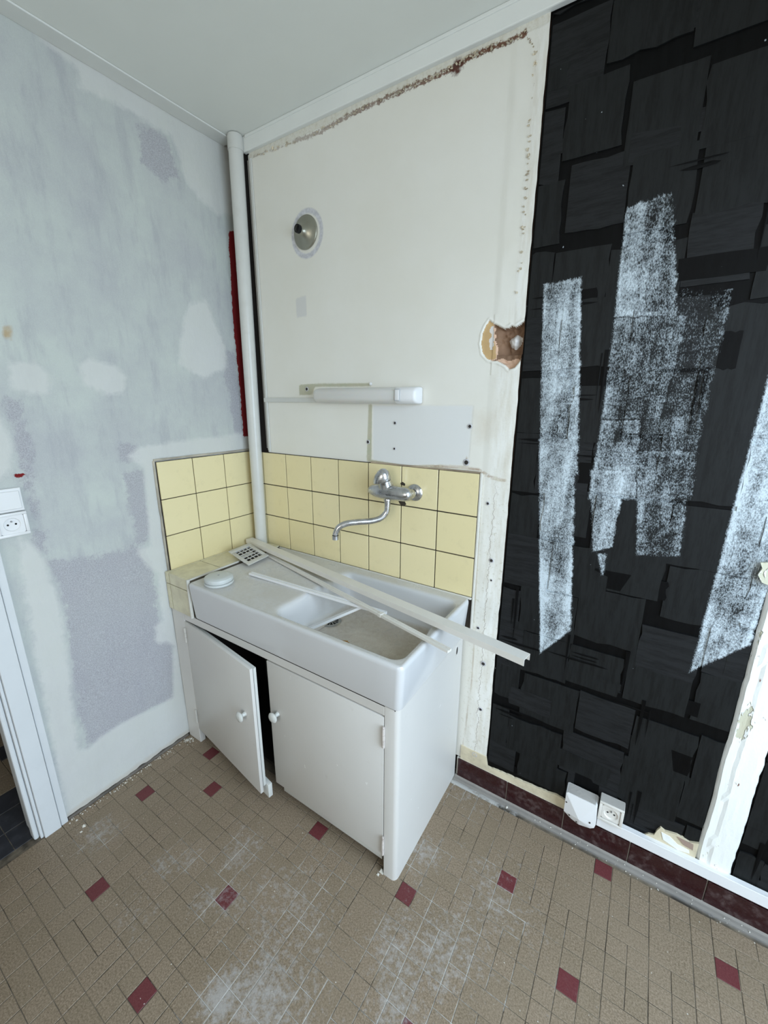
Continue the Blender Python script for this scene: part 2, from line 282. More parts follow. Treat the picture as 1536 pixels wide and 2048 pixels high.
def tile_floor_mat(name, ca, cb, single, dust=1.0):
    k = NT(name, 0.5, 0.35); r = k.rand() if single else k.attr('tone')
    sp = k.noise(230, 3, 0.8); lo = k.noise(5, 4, 0.6); nf = k.noise(60, 5, 0.75); s = k.sep()
    c = k.mix(k.rng(sp, 0.38, 0.62), ca, cb)
    c = k.mix(k.rng(r, 0, 1, 0.0, 0.22), c, (ca[0]*0.9, ca[1]*1.02, ca[2]*0.95))
    c = k.mix(k.rng(lo, 0.35, 0.7, 0, 0.35), c, tuple(q*0.85 for q in cb))
    d = None
    for (x, y, rr, w) in DUST:
        v = k.math('MULTIPLY', k.blob(x, y, rr), w); d = v if d is None else k.math('MAXIMUM', d, v)
    wsh = k.rng(k.noise(4.2, 4, 0.7), 0.42, 0.72, 0.03, 0.42)
    d = k.math('ADD', d, wsh)
    dm = k.rng(k.math('ADD', k.math('MULTIPLY', d, 0.75), k.math('MULTIPLY', k.math('SUBTRACT', nf, 0.5), 2.3)), 0.42, 0.95)
    c = k.mix(k.math('MULTIPLY', k.math('MULTIPLY', dm, k.rng(d, 0.02, 0.25)), 0.55*dust), c, (0.46, 0.45, 0.44))
    sd = k.rng(k.noise(130, 1), 0.77, 0.80); c = k.mix(k.math('MULTIPLY', sd, 0.7), c, (0.75, 0.72, 0.66))
    k.col(c); k.rough(k.rng(nf, 0.35, 0.65, 0.40, 0.62)); k.bump(nf, 0.05, 0.001); return k.m
DUST = [(0.865, -0.947, 0.09, 1.3), (0.976, -0.90, 0.20, 0.9), (1.148, -0.354, 0.12, 0.75), (0.688, -0.792, 0.12, 0.7), (0.655, -0.829, 0.08, 0.8), (0.444, -0.849, 0.08, 0.7),
        (0.492, -0.80, 0.08, 0.7), (1.30, -0.553, 0.22, 0.7), (1.207, -0.64, 0.18, 0.7), (1.25, -0.72, 0.16, 0.7), (1.18, -0.05, 0.16, 0.7), (0.9, -0.70, 0.26, 0.62), (0.16, -0.92, 0.10, 0.7),
        (1.08, -0.88, 0.16, 0.7), (0.62, -0.70, 0.14, 0.7), (1.4, -0.35, 0.2, 0.55), (1.02, -1.02, 0.2, 0.9), (0.5, -0.98, 0.12, 0.5)]

MW = wall_left_mat(); MB_ = wall_back_mat()
BLK0 = black_mat('gloss_black_plaster', 0.55, (0.0012, 0.0014, 0.0016)); BLK1 = black_mat('satin_black_plaster', 0.62, (0.0060, 0.0070, 0.0072))
BLK2 = black_mat('charcoal_black_plaster', 0.66, (0.0088, 0.0095, 0.0102))
TAN = tile_floor_mat('speckled_tan_tile', (0.152, 0.110, 0.070), (0.325, 0.252, 0.178), True); TAN2 = tile_floor_mat('speckled_tan_tiles', (0.152, 0.110, 0.070), (0.325, 0.252, 0.178), False)
RED = tile_floor_mat('oxblood_tile', (0.115, 0.022, 0.024), (0.15, 0.040, 0.042), True, 0.75)
PAINT = simple('white_gloss_paint', (0.60, 0.60, 0.565), 0.32, bump=0.10, bscale=30, var=0.03, dirt=0.10)
PAINT_D = simple('dull_white_paint', (0.565, 0.545, 0.50), 0.40, bump=0.12, bscale=35, var=0.03, dirt=0.10)
k = NT('cabinet_white_paint', 0.36, 0.45)
_a = k.noise(7, 4); _ch = k.rng(k.noise(38, 2, 0.6, (1, 1, 0.6)), 0.735, 0.75); _gr = k.rng(k.noise(26, 5, 0.75), 0.62, 0.78)
k.col(k.mix(k.math('MULTIPLY', _ch, 0.8), k.mix(k.math('MULTIPLY', _gr, 0.25), k.mix(_a, (0.60, 0.58, 0.545), (0.635, 0.615, 0.58)), (0.40, 0.35, 0.28)), (0.80, 0.79, 0.76)))
k.bump(k.math('ADD', k.math('MULTIPLY', k.noise(22, 4), 0.4), k.math('MULTIPLY', _ch, -0.6)), 0.15, 0.002); CABW = k.m
CEIL = simple('ceiling_paint', (0.76, 0.775, 0.73), 0.7, bump=0.05, bscale=20, var=0.01)
CORN = simple('cornice_paint', (0.76, 0.775, 0.745), 0.5, var=0.02)
CERA = NT('sink_glaze', 0.16, 0.5)
_n = CERA.noise(7, 5, 0.65); _f = CERA.noise(60, 5, 0.75); _s = CERA.sep(); _nn = CERA.t.nodes.new('ShaderNodeNewGeometry'); _z = CERA.t.nodes.new('ShaderNodeSeparateXYZ')
CERA.t.links.new(_nn.outputs['Normal'], _z.inputs[0])
_flat = CERA.rng(_z.outputs['Z'], 0.75, 0.97)
_d = CERA.math('MULTIPLY', _flat, CERA.rng(CERA.math('ADD', CERA.math('MULTIPLY', _n, 0.7), CERA.math('MULTIPLY', _f, 0.4)), 0.42, 0.66))
_deep = CERA.rng(_s[2], 0.72, 0.68)
_c = CERA.mix(CERA.math('MULTIPLY', _d, 0.45), (0.60, 0.60, 0.60), (0.50, 0.455, 0.375))
_c = CERA.mix(CERA.math('MULTIPLY', CERA.math('MULTIPLY', _deep, _flat), 0.6), _c, CERA.mix(CERA.rng(_f, 0.35, 0.65), (0.50, 0.44, 0.35), (0.36, 0.28, 0.20)))
CERA.col(_c); CERA.rough(CERA.math('ADD', 0.16, CERA.math('MULTIPLY', _d, 0.45))); CERA = CERA.m
k = NT('yellow_glaze', 0.16, 0.5); _r = k.rand(); k.col(k.mix(k.math('MULTIPLY', k.rng(k.noise(25, 5, .7), .55, .75), 0.25), k.mix(_r, (0.755, 0.655, 0.375), (0.79, 0.69, 0.415)), (0.55, 0.47, 0.28))); k.bump(k.noise(18, 2), 0.06, 0.002); YEL = k.m
k = NT('pale_yellow_glaze', 0.3, 0.5); k.col(k.mix(k.rng(k.noise(20, 5, .7), .4, .7), (0.68, 0.635, 0.45), (0.54, 0.49, 0.35))); YELD = k.m
GROUT = simple('dark_grout', (0.035, 0.026, 0.018), 0.9, var=0.3)
GROUTL = simple('white_grout', (0.62, 0.60, 0.54), 0.8, bump=0.4, bscale=80, dirt=0.2)
CREAM = simple('cream_old_plaster', (0.60, 0.53, 0.38), 0.85, bump=0.8, bscale=45, var=0.15, dirt=0.4)
PEEL = NT('peeling_white_paint', 0.55, 0.4)
_a = PEEL.noise(9, 5, 0.65, (1, 1, 0.35)); _b = PEEL.noise(40, 5, 0.7, (1, 1, 0.4))
_c = PEEL.mix(PEEL.rng(_a, 0.545, 0.56), (0.84, 0.85, 0.82), PEEL.mix(_b, (0.60, 0.54, 0.40), (0.56, 0.60, 0.48)))
_c = PEEL.mix(PEEL.rng(_b, 0.66, 0.70), _c, (0.22, 0.10, 0.07))
PEEL.col(_c); PEEL.bump(PEEL.math('ADD', PEEL.rng(_a, 0.56, 0.545), PEEL.math('MULTIPLY', _b, 0.6)), 0.8, 0.004); PEEL = PEEL.m
OXB = NT('oxblood_glaze', 0.22, 0.5)
_b = OXB.noise(30, 6, 0.75); OXB.col(OXB.mix(OXB.math('MULTIPLY', OXB.rng(_b, 0.52, 0.75), 0.45), (0.026, 0.0045, 0.0055), (0.22, 0.17, 0.16))); OXB.rough(OXB.rng(_b, 0.4, 0.7, 0.2, 0.6)); OXB = OXB.m
PLAST = simple('white_plastic', (0.76, 0.76, 0.76), 0.35, var=0.01)
PLASTD = simple('dusty_white_plastic', (0.56, 0.55, 0.52), 0.5, var=0.03, dirt=0.25, dcol=(0.34, 0.31, 0.27))
PLASTC = simple('cream_plastic', (0.70, 0.675, 0.625), 0.42, var=0.03, dirt=0.10, dcol=(0.4, 0.36, 0.3))
DUSTTOP = simple('plaster_dust', (0.40, 0.38, 0.35), 0.95, bump=0.5, bscale=120, var=0.12)
CHROME = NT('worn_chrome', 0.18, 0.5, 1.0); CHROME.col(CHROME.mix(CHROME.rng(CHROME.noise(30, 4), .4, .7), (0.60, 0.60, 0.61), (0.42, 0.42, 0.42))); CHROME.rough(CHROME.rng(CHROME.noise(50, 4), .35, .7, .20, .42)); CHROME = CHROME.m
TINM = simple('dull_tin', (0.36, 0.35, 0.29), 0.36, 0.85, var=0.12, dirt=0.2, dcol=(0.2, 0.13, 0.06))
STEEL = simple('drain_steel', (0.36, 0.36, 0.35), 0.35, 0.9, var=0.1)
DARK = simple('dark_void', (0.006, 0.006, 0.006), 0.9)
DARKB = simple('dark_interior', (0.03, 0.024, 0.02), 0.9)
BROWN = simple('crumbly_mortar', (0.20, 0.118, 0.072), 0.95, bump=0.9, bscale=60, var=0.3)
TANP = simple('bare_tan_board', (0.55, 0.37, 0.18), 0.9, bump=0.3, bscale=60, var=0.12)
PINKP = simple('pinkish_plaster', (0.62, 0.42, 0.30), 0.95, bump=0.6, bscale=60, var=0.15)
WHITP = simple('white_plaster_lump', (0.68, 0.65, 0.62), 0.8, bump=0.4, bscale=40, var=0.05)
DEBR = simple('plaster_crumbs', (0.62, 0.59, 0.52), 0.9, var=0.2)
GREYT = simple('dark_grey_tile', (0.035, 0.036, 0.042), 0.45, var=0.35, dirt=0.25, dcol=(0.16, 0.16, 0.17))
AMBER = simple('amber_scrap', (0.35, 0.17, 0.03), 0.6)

# ---------------------------------------------------------------- structure: floor
LO = (1.1499, -0.4873); PT = 0.05114; RA = math.radians(0.24)
def fl(i, j): return (LO[0]+PT*(i*math.cos(RA)-j*math.sin(RA)), LO[1]+PT*(i*math.sin(RA)+j*math.cos(RA)))
k = NT('floor_screed', 0.85, 0.3)
dd = None
for (x_, y_, r_, w_) in DUST[:16]:
    v_ = k.math('MULTIPLY', k.blob(x_, y_, r_*1.3), w_); dd = v_ if dd is None else k.math('MAXIMUM', dd, v_)
nz_ = k.noise(16, 4, 0.7); s_ = k.sep()
white_ = k.rng(k.math('ADD', dd, k.math('MULTIPLY', k.math('SUBTRACT', nz_, 0.5), 1.6)), 0.25, 0.55)
fade_ = k.rng(k.noise(9, 4, 0.7), 0.38, 0.60, 0, 0.95)
gc_ = k.mix(fade_, (0.045, 0.038, 0.030), (0.20, 0.165, 0.12)); gc_ = k.mix(white_, gc_, (0.50, 0.49, 0.46))
edge_ = k.rng(s_[1], -0.045, -0.03)
k.col(k.mix(edge_, gc_, (0.30, 0.285, 0.27))); k.bump(k.noise(90, 4), 0.4, 0.002); SCREED = k.m
floor = boxo('floor', SCREED, (-0.02, 2.90, -3.5, 0.12, -0.12, -0.0012), kind='structure')
reds = {(0, 0), (5, 4), (10, 8), (9, 1), (16, 6), (-7, 0), (-16, -2), (-19, 0), (-20, -5), (-9, -6), (-16, -10), (-9, -11), (3, -5), (3, -14), (11, -10), (20, -3), (-2, -17)}
I0, I1, J0, J1 = -23, 33, -30, 9
used = set(reds); pieces = [(i, j, 1, 1, True) for i, j in reds]
rr = random.Random(3)
cells = [(i, j) for i in range(I0, I1) for j in range(J0, J1)]
for i, j in cells:
    if (i, j) in used: continue
    opts = [(1, 1)]*74+[(2, 1)]*9+[(1, 2)]*9+[(2, 2)]*3
    a, b = rr.choice(opts)
    cs = [(i+p, j+q) for p in range(a) for q in range(b)]
    if any(c in used or c[1] >= J1 for c in cs): a = b = 1; cs = [(i, j)]
    used.update(cs); pieces.append((i, j, a, b, False))
def tile_verts(i, j, a, b):
    g = 0.0008/PT
    lo = fl(i-0.5+g, j-0.5+g); hi = fl(i+a-0.5-g, j+b-0.5-g)
    x0 = max(lo[0], 0.006); y0 = lo[1]; x1 = hi[0]; y1 = min(hi[1], -0.028)
    if x1-x0 < 0.006 or y1-y0 < 0.006: return None
    return x0, y0, x1, y1
def tile_bm(bm, x0, y0, x1, y1, z, tilt=(0, 0), lay=None, tone=0):
    b = 0.0009; V = []
    for k_, (dx, dz) in enumerate(((0, -0.0035), (0, -0.0008), (b, 0))):
        V.append([bm.verts.new((x, y, z+dz+(tilt[0]*(x-x0)+tilt[1]*(y-y0) if k_ else 0))) for x, y in ((x0+dx, y0+dx), (x1-dx, y0+dx), (x1-dx, y1-dx), (x0+dx, y1-dx))])
    if lay is not None:
        for r in V:
            for v in r: v[lay] = tone
    for A, B in zip(V, V[1:]):
        for q in range(4): bm.faces.new((A[q], A[(q+1) % 4], B[(q+1) % 4], B[q]))
    bm.faces.new(V[-1])
cx, cy, cz = 1.586, -1.303, 1.478
lst = []
for (i, j, a, b, red) in pieces:
    t = tile_verts(i, j, a, b)
    if not t: continue
    x0, y0, x1, y1 = t; mx, my = (x0+x1)/2, (y0+y1)/2
    if mx < 1.07 and my > -0.40: continue
    q = (mx-cx, my-cy, -cz); d = [sum(R[n][c]*q[c] for c in range(3)) for n in range(3)]
    vis = d[2] > 0.05 and abs(d[0]/d[2]) < 0.94 and abs(d[1]/d[2]) < 1.25
    lst.append((-(x1-x0)*(y1-y0)/d[2]**3 if vis else 1, t, red))
lst.sort(key=lambda q: q[0])
single = [q for q in lst if q[2]]+[q for q in lst if not q[2]][:300-len(reds)]
ids = {id(q) for q in single}
for q in single:
    (x0, y0, x1, y1) = q[1]; mx, my = (x0+x1)/2, (y0+y1)/2
    bm = bmesh.new(); tile_bm(bm, x0-mx, y0-my, x1-mx, y1-my, rr.uniform(-0.0003, 0.0004), (rr.uniform(-.004, .004), rr.uniform(-.004, .004)))
    o = add('floor_tile', mesh(bm), RED if q[2] else TAN, floor); o.location = (mx, my, 0)
    if q[2]: o['label'] = 'small dark red floor tile'
bm = bmesh.new(); lay = bm.verts.layers.float.new('tone')
for q in lst:
    if id(q) not in ids: tile_bm(bm, *q[1], rr.uniform(-0.0003, 0.0004), (rr.uniform(-.004, .004), rr.uniform(-.004, .004)), lay, rr.random())
add('floor_tile_field', mesh(bm), TAN2, floor, kind='stuff')
# little cove of screed at the foot of the red skirting
bm = bmesh.new()
prof = [(-0.034, -0.001), (-0.026, 0.0008), (-0.018, 0.0012), (-0.0145, 0.003), (-0.0125, 0.006), (-0.009, 0.0065)]
extr(bm, prof, (1.112, 0, 0), (2.78, 0, 0)); COVE = simple('grey_screed', (0.25, 0.23, 0.205), 0.8, bump=0.3, bscale=60, var=0.12)
for v in bm.verts: pass
bm.free()
bm = bmesh.new()
for a, b in zip(prof, prof[1:]):
    f = [bm.verts.new(p) for p in ((1.11, a[0], a[1]), (2.78, a[0], a[1]), (2.78, b[0], b[1]), (1.11, b[0], b[1]))]; bm.faces.new(f)
add('screed_cove', mesh(bm), COVE, floor)

# ---------------------------------------------------------------- structure: ceiling and side shell
H = 2.456
ceiling = boxo('ceiling', CEIL, (-0.1, 2.90, -3.5, 0.12, H, H+0.1), kind='structure')
WHT = simple('plain_wall_paint', (0.72, 0.71, 0.66), 0.7, var=0.03)
bm = bmesh.new(); y_, a_, b_, c_, d_ = FILL_OPEN
box(bm, -0.1, a_, y_-0.1, y_, 0, H); box(bm, b_, 2.90, y_-0.1, y_, 0, H); box(bm, a_, b_, y_-0.1, y_, 0, c_); box(bm, a_, b_, y_-0.1, y_, d_, H)
add('wall_front', mesh(bm), WHT, None, kind='structure')
bm = bmesh.new()
for d in ((a_, a_+0.05, c_, d_), (b_-0.05, b_, c_, d_), (a_+0.05, b_-0.05, c_, c_+0.05), (a_+0.05, b_-0.05, d_-0.05, d_), ((a_+b_)/2-0.03, (a_+b_)/2+0.03, c_+0.05, d_-0.05)):
    box(bm, d[0], d[1], y_-0.08, y_-0.02, d[2], d[3])
add('fill_opening_frame', mesh(bm), PAINT, None, kind='structure')  # frame of the made-up opening around the rear fill lamp
bm = bmesh.new(); X0 = WIN[0]
box(bm, X0, X0+0.12, -3.5, WIN[1], 0, H); box(bm, X0, X0+0.12, WIN[2], 0.12, 0, H); box(bm, X0, X0+0.12, WIN[1], WIN[2], 0, WIN[3]); box(bm, X0, X0+0.12, WIN[1], WIN[2], WIN[4], H)
add('wall_right', mesh(bm), WHT, None, kind='structure')
bm = bmesh.new(); y0, y1, z0, z1 = WIN[1:]
for d in ((y0, y0+0.05, z0, z1), (y1-0.05, y1, z0, z1), (y0+0.05, y1-0.05, z0, z0+0.05), (y0+0.05, y1-0.05, z1-0.05, z1), ((y0+y1)/2-0.03, (y0+y1)/2+0.03, z0+0.05, z1-0.05)):
    box(bm, X0+0.02, X0+0.07, *d)
add('window_1', mesh(bm), PAINT, None, kind='structure')

# ---------------------------------------------------------------- structure: left wall
def grid(u0, u1, v0, v1, st, f, cut=None):
    nu = max(1, round((u1-u0)/st)); nv = max(1, round((v1-v0)/st)); vs = []; fs = []; co = []
    for a in range(nu+1):
        for b in range(nv+1):
            u = u0+(u1-u0)*a/nu; v = v0+(v1-v0)*b/nv; co.append((u, v)); vs.append(f(u, v, a == 0, a == nu, b == 0, b == nv))
    for a in range(nu):
        for b in range(nv):
            i = a*(nv+1)+b
            if cut and cut(u0+(u1-u0)*(a+.5)/nu, v0+(v1-v0)*(b+.5)/nv): continue
            fs.append((i, i+nv+1, i+nv+2, i+1))
    me = bpy.data.meshes.new('grid'); me.from_pydata(vs, [], fs); me.update(); return me, co
def n3(x, y, z): return noise.noise(Vector((x, y, z)))
def lf(u, v, a, b, c, d):
    x = 0.003*n3(u*6, v*6, 1)+0.0012*n3(u*22, v*22, 5)
    if c: v = 0.010+0.010*abs(n3(u*9, 0, 3))+0.008*n3(u*31, 2, 3)
    return (x, u, v)
wl = boxo('wall_left', DARKB, (-0.10, -0.010, -0.99, 0.10, -0.02, H), kind='structure')
me, co = grid(-0.965, 0.0, 0.012, H, 0.012, lf)
for p in me.polygons: p.use_smooth = True
setattr_f(me, 'fill', [spread(PL['fill'], u, v) for u, v in co]); setattr_f(me, 'lav', [spread(PL['lav'], u, v) for u, v in co])
setattr_f(me, 'red', [spread(PL['red'], u, v) for u, v in co]); setattr_f(me, 'tan', [spread(PL['tanspot'], u, v) for u, v in co])
add('plaster_face', me, MW, wl)
boxo('wall_left_upper', WHT, (-0.10, 0.0, -3.5, -0.992, 2.12, H), kind='structure').name = 'wall_left_over_door'
boxo('wall_left_beyond', WHT, (-0.10, 0.0, -3.5, -2.02, -0.02, 2.119), kind='structure')
# lobby past the doorway
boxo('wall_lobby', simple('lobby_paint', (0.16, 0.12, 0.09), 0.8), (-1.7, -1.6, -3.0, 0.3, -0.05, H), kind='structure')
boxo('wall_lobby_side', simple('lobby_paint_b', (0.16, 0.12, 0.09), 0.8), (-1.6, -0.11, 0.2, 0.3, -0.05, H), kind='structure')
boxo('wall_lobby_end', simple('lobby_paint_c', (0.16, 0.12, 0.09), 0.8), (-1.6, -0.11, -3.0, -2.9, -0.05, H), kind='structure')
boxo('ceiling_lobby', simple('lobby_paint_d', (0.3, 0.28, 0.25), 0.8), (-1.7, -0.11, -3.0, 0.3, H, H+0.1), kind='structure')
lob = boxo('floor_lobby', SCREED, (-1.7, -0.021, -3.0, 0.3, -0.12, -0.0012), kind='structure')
nb = 0
for i in range(16):
    for j in range(12):
        x0 = -0.028-0.1*(i+1); y0 = -0.60-0.1*(j+1)
        if i > 8: continue
        dk = i < 3 or (i == 5 and j % 3 == 0)
        bm = bmesh.new(); tile_bm(bm, -0.049, -0.049, 0.049, 0.049, rr.uniform(-.0003, .0004))
        o = add('floor_tile', mesh(bm), GREYT if dk else TAN, lob); o.location = (x0+0.05, y0+0.05, 0)

# ---------------------------------------------------------------- structure: back wall
wb = boxo('wall_back', simple('brick_core', (0.20, 0.12, 0.08), 0.9), (-0.11, 2.90, 0.034, 0.12, -0.02, H), kind='structure')
boxo('wall_core', BLK0, (1.231, 2.78, 0.003, 0.034, 0.0, 2.44), wb)
boxo('wall_core', DARKB, (0.0, 0.114, 0.016, 0.034, 0.0, 2.44), wb)
HX0, HX1, HZ0, HZ1 = 1.085, 1.229, 1.560, 1.732
def wav(v): return 1.229+0.0035*n3(0, v*5, 9)+0.0015*n3(0, v*28, 4)
def bf(u, v, a, b, c, d):
    if b: u = wav(v)
    y = 0.0012*n3(u*5, v*5, 2)
    if u > 1.14: y += -0.002*max(0, n3(u*30, v*14, 7))-0.0015
    if a: y += 0.0
    return (u, y, v)
def battrs(me, co):
    setattr_f(me, 'patch', [spread(PL['patch'], u, v) for u, v in co]); setattr_f(me, 'green', [spread(PL['green'], u, v) for u, v in co])
    setattr_f(me, 'stain', [spread(PL['stain'], u, v) for u, v in co])
    pl = PL['peel']+PL['peelv'][1:]
    setattr_f(me, 'peel', [min(0.2, ldist(PL['peel'], u, v)+ (0.0005 if u > .35 else .004), ldist(PL['peelv'], u, v)+0.0075+max(0, 2.25-v)*0.05) if v > 1.7 else 0.2 for u, v in co])
    setattr_f(me, 'band', [max(-0.2, v-(2.384)) for u, v in co])
    setattr_f(me, 'ring', [math.hypot((u-0.402)/0.80, (v-2.080)/0.83)-0.088 for u, v in co])
    setattr_f(me, 'sq', [sdf([(0.33, 1.80), (0.385, 1.80), (0.385, 1.875), (0.33, 1.87)], u, v) for u, v in co])
    setattr_f(me, 'edge', [max(0.0048-ldist([(0.69, 1.254), (0.84, 1.247), (0.99, 1.262), (1.07, 1.265), (1.12, 1.262), (1.17, 1.24), (1.21, 1.236)], u, v),
                              0.002-ldist([(0.676, 1.25), (0.676, 1.285)], u, v), 0.0025-ldist([(1.076, 1.30), (1.080, 1.262)], u, v),
                              0.002-ldist([(1.135, 1.24), (1.139, 0.8), (1.15, 0.5), (1.13, 0.12)], u, v)) for u, v in co])
cut = lambda u, v: HX0 < u and HZ0 < v < HZ1
me, co = grid(0.118, 1.229, 0.09, 2.44, 0.01, bf, None)
# cut the broken hole's rectangle out by snapping: rebuild in strips around it
bpy.data.meshes.remove(me)
regs = [(0.118, HX0, 0.09, 2.44, 0.009), (HX0, 1.229, 0.09, HZ0, 0.009), (HX0, 1.229, HZ1, 2.44, 0.009)]
bm = bmesh.new(); allco = []
V = []; F = []
for (a, b, c, d, st) in regs:
    me, co = grid(a, b, c, d, st, lambda u, v, A, B, C_, D, bb=b: bf(u, v, A, B and bb > 1.2, C_, D))
    off = len(V); V += [tuple(v.co) for v in me.vertices]; F += [tuple(i+off for i in p.vertices) for p in me.polygons]; allco += co; bpy.data.meshes.remove(me)
bm.free()
HP = PL['hole']; HT = PL['holetan']; HB = PL['holeblob']
def hf(u, v, a, b, c, d):
    x, y, z = bf(u, v, a, b, c, d)
    if a or c or d: return (x, y, z)
    s = sdf(HP, u, v)
    if s > -0.002:
        t = sdf(HT, u, v); w = min(1, max(0, (s+0.002)/0.006))
        dep = 0.003 if t > 0 else min(0.030, 0.012+max(0, -t)*0.7)+0.008*n3(u*90, v*90, 1)
        if t < 0 and v < 1.615: dep *= 0.55
        bl = sdf(HB, u, v)
        if bl > 0: dep = dep-0.020*min(1, bl/0.012)
        y += dep*w
    elif s > -0.008: y -= 0.0012
    return (x, y, z)
me, co = grid(HX0, 1.229, HZ0, HZ1, 0.0024, hf)
off = len(V); V += [tuple(v.co) for v in me.vertices]; F0 = len(F); F += [tuple(i+off for i in p.vertices) for p in me.polygons]; allco += co; bpy.data.meshes.remove(me)
me = bpy.data.meshes.new('panel'); me.from_pydata(V, [], F); me.update(); battrs(me, allco)
for mt in (MB_, BROWN, TANP, PINKP, WHITP): me.materials.append(mt)
for p in me.polygons[F0:]:
    u = sum(allco[i][0] for i in p.vertices)/4; v = sum(allco[i][1] for i in p.vertices)/4
    if sdf(HP, u, v) > 0:
        t = sdf(HT, u, v)
        if sdf(HB, u, v) > 0.001: p.material_index = 4
        elif t > 0: p.material_index = 3 if t < 0.0035 and u > 1.135 else (4 if (abs(u-1.136+0.007*n3(u*40, v*60, 3)) < 0.006+0.006*n3(u*10, v*90, 8) and 1.635 < v < 1.70) else 2)
        else: p.material_index = 3 if v < 1.603+0.006*n3(u*50, v*50, 2) else 1
for p in me.polygons: p.use_smooth = True
add('painted_panel', me, None, wb)
bm = bmesh.new(); box(bm, 0.112, 0.120, 0.0, 0.034, 1.262, 2.40); add('panel_edge', mesh(bm), PAINT, wb)
bm = bmesh.new(); box(bm, 0.04, 1.229, 0.018, 0.034, 0.0, 0.79); add('wall_core', mesh(bm), DARKB, wb)

# black trowelled plaster: overlapping patches laid basket-weave fashion, a slab each
bx = random.Random(11)
def patch(x0, x1, z0, z1, mat, vert):
    bm = bmesh.new(); th = bx.uniform(0.0004, 0.0016); n = 5; ring = []; tx = bx.uniform(-.0022, .0022); tz = bx.uniform(-.0022, .0022); cxm, czm = (x0+x1)/2, (z0+z1)/2
    pts = []
    for s_ in range(4):
        for k_ in range(n):
            t = k_/n; a = [(x0, z0), (x1, z0), (x1, z1), (x0, z1)][s_]; b = [(x1, z0), (x1, z1), (x0, z1), (x0, z0)][s_]
            px_, pz_ = a[0]+(b[0]-a[0])*t, a[1]+(b[1]-a[1])*t
            rag = 0.0045 if ((s_ in (0, 2)) == vert) else 0.0007
            j_ = bx.uniform(-rag, rag)
            if s_ in (0, 2): pz_ += j_
            else: px_ += j_
            pts.append((min(max(px_, XA), XB), min(max(pz_, ZA), 2.398)))
    top = [bm.verts.new((p[0], -th+tx*(p[0]-cxm)+tz*(p[1]-czm), p[1])) for p in pts]; bot = [bm.verts.new((p[0], 0.0028, p[1])) for p in pts]
    bm.faces.new(top)
    for k_ in range(len(pts)): bm.faces.new((top[k_], bot[k_], bot[(k_+1) % len(pts)], top[(k_+1) % len(pts)]))
    add('plaster_patch', mesh(bm), mat, wb)
for XA, XB in ((1.236, 1.884), (1.973, 2.775)):
    ZA = 0.135; z = ZA-0.06; row = 0
    while z < 2.40:
        hgt = 0.165; x = XA-bx.uniform(0.0, 0.12); c_ = row
        while x < XB:
            vert = (c_ % 2 == 0); wdt = bx.uniform(0.13, 0.19); g = bx.choice((0.001, 0.002, 0.004, 0.012)); dz = bx.uniform(-0.03, 0.03)
            mat = bx.choice([BLK1, BLK1, BLK2])
            if x+wdt-g > XA+0.02 and x < XB-0.02 and z+hgt+dz > ZA+0.03:
                patch(x, x+wdt-g, z+dz+g, z+dz+hgt-bx.uniform(-0.02, 0.018), mat, vert)
                if bx.random() < 0.55:   # a narrower second pass across it
                    if vert: patch(x+bx.uniform(.01, .05), x+bx.uniform(.07, .12), z+dz+0.01, z+dz+bx.uniform(.09, .19), bx.choice([BLK0, BLK2]), True)
                    else: patch(x-bx.uniform(0, .04), x+bx.uniform(.08, .17), z+dz+bx.uniform(.01, .04), z+dz+bx.uniform(.06, .1), bx.choice([BLK0, BLK1, BLK2]), False)
            x += wdt; c_ += 1
        z += hgt; row += 1

# drag marks of the trowel: clusters of thin glossy black slivers
bm = bmesh.new(); bs = random.Random(21)
for q in range(34):
    XA, XB = (1.24, 1.88) if bs.random() < 0.8 else (1.98, 2.5)
    x0 = bs.uniform(XA, XB-0.06); z0 = bs.uniform(0.16, 2.36); hor = bs.random() < 0.65; nn = bs.choice((1, 1, 2, 3)); sp_ = bs.uniform(.010, .02)
    for k_ in range(nn):
        L = bs.uniform(0.05, 0.20); th = bs.uniform(0.002, 0.009); yy = -0.0030
        if hor:
            a = max(XA, x0-L/2+bs.uniform(-.02, .02)); b = min(XB, a+L); c = z0+k_*sp_; p = [(a, c), (a+(b-a)*.4, c-th*.6), (b-(b-a)*.1, c-th*.3), (b, c+.001), (b-(b-a)*.2, c+th*.6), (a+(b-a)*.3, c+th*.4)]
        else:
            b = min(2.38, z0+L/2); a = max(0.15, b-L*1.2); c = min(XB-.004, x0+k_*sp_); p = [(c, a), (c+th*.7, a+(b-a)*.5), (c+th*.8, b), (c-th*.6, b), (c-th*.3, a+(b-a)*.5)]
        v_ = [bm.verts.new((u_, yy, w_)) for u_, w_ in p]; c2 = bm.verts.new((sum(u_ for u_, _ in p)/len(p), yy-.0006, sum(w_ for _, w_ in p)/len(p)))
        for i_ in range(len(p)): bm.faces.new((v_[i_], v_[(i_+1) % len(p)], c2))
add('trowel_drag', mesh(bm), BLK0, wb, kind='stuff')

